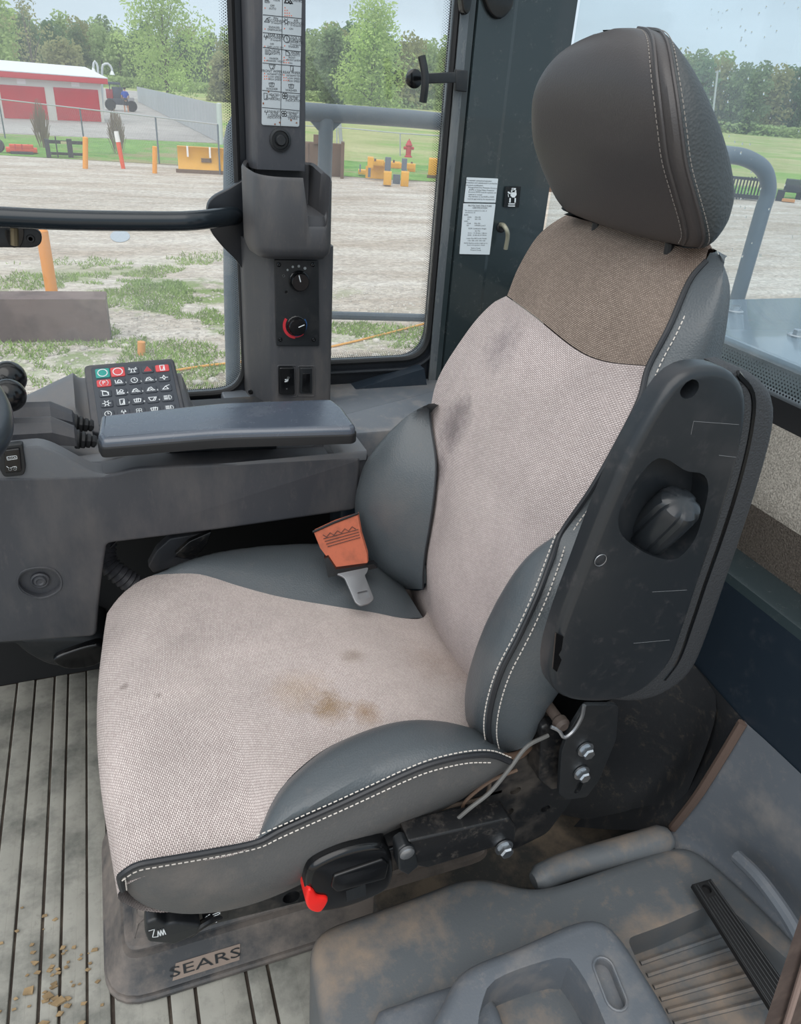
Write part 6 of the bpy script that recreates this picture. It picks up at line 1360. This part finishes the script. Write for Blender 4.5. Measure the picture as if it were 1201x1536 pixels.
bx3('attachment_body', 1176, 1215, 270, 290, 300, .6, blkf, im2, bev=.05); bx3('attachment_arm', 1164, 1176, 285, 302, 302, .3, blkf, im2); bx3('orange_base', 1172, 1192, 299, 303, 304, .5, mat('base_tan', srgb(196, 142, 92), .7), im2); bx3('attachment_post', 1197, 1206, 262, 300, 300, .3, blkf, im2)
# rope on the ground
rpm = mat('rope_orange', srgb(226, 166, 84), .7)
rope = thing('yellow_rope', 'thin orange yellow rope lying across the gravel outside', 'rope', up(G(560, 510), 0))
tube('rope_line', [p+Vector((0, 0, .02)) for p in [G(240, 562), G(300, 552), G(360, 545), G(430, 535), G(510, 519), G(560, 507), G(600, 497), G(650, 484), G(720, 470)]], .016, rpm, rope, n=60, seg=6)
ps = thing('utility_pole', 'thin leaning grey pole in front of the woodland right of the headrest', 'pole', up(G(1065, 210), 0)); g_ = G(1064, 215); tube('pole_shaft', [up(g_, 0), D(1076, 106, g_)], .16, fm_, ps, seg=8)

# ---- trees
def leafmat(nm, c):
    m = mat(nm, c, .9, spec=.1, var=.25, varscale=.12); n = m.node_tree.nodes; l = m.node_tree.links; b = n['Principled BSDF']; o = [q for q in n if q.type == 'OUTPUT_MATERIAL'][0]
    t = n.new('ShaderNodeBsdfTranslucent'); l.new(b.inputs['Base Color'].links[0].from_socket, t.inputs[0]); x = n.new('ShaderNodeMixShader'); x.inputs[0].default_value = .5; l.new(b.outputs[0], x.inputs[1]); l.new(t.outputs[0], x.inputs[2]); l.new(x.outputs[0], o.inputs[0]); return m
LM = [leafmat('leaf_pale', srgb(170, 190, 130)), leafmat('leaf_mid', srgb(138, 158, 114)), leafmat('leaf_dark', srgb(118, 146, 104)), leafmat('leaf_tan', srgb(164, 166, 116)), leafmat('leaf_bright', srgb(184, 206, 132))]
bark = mat('bark_grey', srgb(104, 96, 86), .9)
def crown(seed, h, w, n, leaf, blobs, base=.15, open_=0):
    random.seed(seed); bl = []
    for i in range(blobs):
        z = base*h+(1-base)*h*(i+.5)/blobs; zz = (z/h-base)/(1-base); rmax = w*.5*math.sin(math.pi*min(1, .22+.74*zz))**.8
        a = i*2.4+random.random(); r = rmax*random.uniform(.2, .75); bl.append((Vector((r*math.cos(a), r*math.sin(a), z)), w*random.uniform(.16, .26)))
    V = []; Fc = []
    for i in range(n):
        c, r = random.choice(bl); d = Vector((random.gauss(0, 1), random.gauss(0, 1), random.gauss(0, .8))).normalized()*r*random.random()**.4
        p = c+d; a = Vector((random.gauss(0, 1), random.gauss(0, 1), random.gauss(0, 1))).normalized(); b_ = a.orthogonal().normalized(); s = leaf*random.uniform(.6, 1.3); k = len(V)
        V += [p-a*s, p+b_*s*.6, p+a*s, p-b_*s*.6]; Fc.append((k, k+1, k+2, k+3))
    return V, Fc, bl
def mktree(name, label, at_, h, w, n, leaf, blobs, seed, m, group=None, base=.15, cat='tree'):
    t = thing(name, label, cat, at_, group); V, Fc, bl = crown(seed, h, w, n, leaf, blobs, base)
    o = obj('foliage', [v_+Vector(at_) for v_ in V], Fc, m, t, smooth=False)
    b = MB(); A0 = Vector(at_)
    b.add(tubevf([A0, A0+Vector((.1, 0, h*.35)), A0+Vector((-.1, .2, h*.7))], h*.012, 6, rr=[h*.014, h*.010, h*.004]))
    for i, (c, r) in enumerate(bl):
        if i % 2 == 0: s_ = A0+Vector((0, 0, c.z*.45)); e_ = A0+c; b.add(tubevf([s_, s_.lerp(e_, .5)+Vector((0, 0, .03*h)), e_], h*.004, 4, rr=[h*.006, h*.004, h*.0015], cap=False))
    b.build('trunk', bark, t); return t
def dup(root, loc, rz, sc, label=None):
    r = root.copy(); COL.objects.link(r); r.location = loc; r.rotation_euler = (0, 0, rz); r.scale = (sc, sc, sc)
    if label: r['label'] = label
    for c in list(root.children): d = c.copy(); COL.objects.link(d); d.parent = r
    return r
gb_ = G(247, 148)
def dist(az_px, dd):                             # ground point in the direction of a picture column, dd metres out
    d = ray(az_px, 115+.075*(az_px-127)); d = Vector((d.x, d.y, 0)).normalized(); return Vector((d.x*dd, d.y*dd, GZ))
mktree('broadleaf_tree', 'tall pale green forked tree behind the corrugated fence, tallest in view', dist(250, 150), 19.5, 15.5, 7500, .27, 26, 3, LM[4], base=.10)
mktree('broadleaf_tree', 'broad pale green tree seen through the middle window', dist(556, 240), 24.5, 25, 6500, .5, 24, 8, LM[4], base=.02)
mktree('broadleaf_tree', 'round mid green tree left of the broad pale one, in the middle window', dist(497, 260), 19, 15, 3500, .6, 14, 9, LM[1], base=.02)
mktree('broadleaf_tree', 'small yellowish green bush-like tree at the right edge of the left window', dist(335, 190), 8, 9, 3000, .4, 12, 19, LM[3], base=.0)
mktree('sparse_tree', 'tall thin sparse tree with bare branches behind the storage building', dist(50, 120), 12.5, 6, 600, .2, 16, 12, LM[3], base=.2)
mktree('sparse_tree', 'leafy green tree at the far left edge behind the storage building', dist(0, 125), 10.5, 9, 4200, .3, 16, 13, LM[4], base=.1)
mktree('sparse_tree', 'low tan green tree behind the roof end of the storage building', dist(100, 130), 6.5, 8, 2500, .3, 12, 14, LM[3], base=.1)
protos = []
WG = 'trees of the distant woodland'
random.seed(21)
lab = ['pale green tree of the distant woodland behind the road', 'mid green tree of the distant woodland behind the road', 'dark green tree of the distant woodland behind the road', 'tan green tree of the distant woodland behind the road']
for i in range(4): protos.append((mktree('woodland_tree', lab[i], dist(100+i*60, 400), 24, 18, 1500, .85, 14, 40+i, LM[i], base=.0, group=WG), i))
k = 0
for row, dd, sc_ in ((0, 345, .86), (1, 372, .98), (2, 400, 1.10)):
    px = -60+row*9
    while px < 1290:
        q, i = protos[random.choice([0, 0, 1, 1, 2, 3])]
        hump = 1+.10*math.sin(px*.013+row)+.05*math.sin(px*.05)
        hump *= .80 if px < 330 else (.90+.12*(px-330)/150 if px < 480 else (1.0 if px < 700 else .96))
        dup(q, dist(px, dd+random.uniform(-8, 8)), random.uniform(0, 6.28), sc_*hump*1.0*random.uniform(.9, 1.08), lab[i]); px += random.uniform(24, 36); k += 1
hl = [dist(px, 430) for px in range(-150, 1400, 50)]
rows_h = [hl, [p+Vector((0, 0, (14 if i < 9 else 17)+2*math.sin(i*.7)))+Vector((p.x, p.y, 0)).normalized()*10 for i, p in enumerate(hl)], [p+Vector((0, 0, 17))+Vector((p.x, p.y, 0)).normalized()*60 for i, p in enumerate(hl)]]
v, f = gridmesh(rows_h); struct(obj('hillside', v, f, LM[1]))
bk_ = [dist(px, 300) for px in range(60, 300, 8)]
und = thing('undergrowth', 'low band of green bushes at the foot of the distant trees', 'bushes', dist(160, 250)); random.seed(77)
V = []; Fc = []
for i in range(16000):
    px = random.uniform(-100, 1300); dd = random.uniform(332, 345); p = dist(px, dd)+Vector((0, 0, 3.6*random.random()**1.4)); a = Vector((random.gauss(0, 1), random.gauss(0, 1), random.gauss(0, 1))).normalized(); b_ = a.orthogonal().normalized(); s = .75; k = len(V)
    V += [p-a*s, p+b_*s*.6, p+a*s, p-b_*s*.6]; Fc.append((k, k+1, k+2, k+3))
obj('bush_leaves', V, Fc, LM[0], und, smooth=False, kind='stuff')
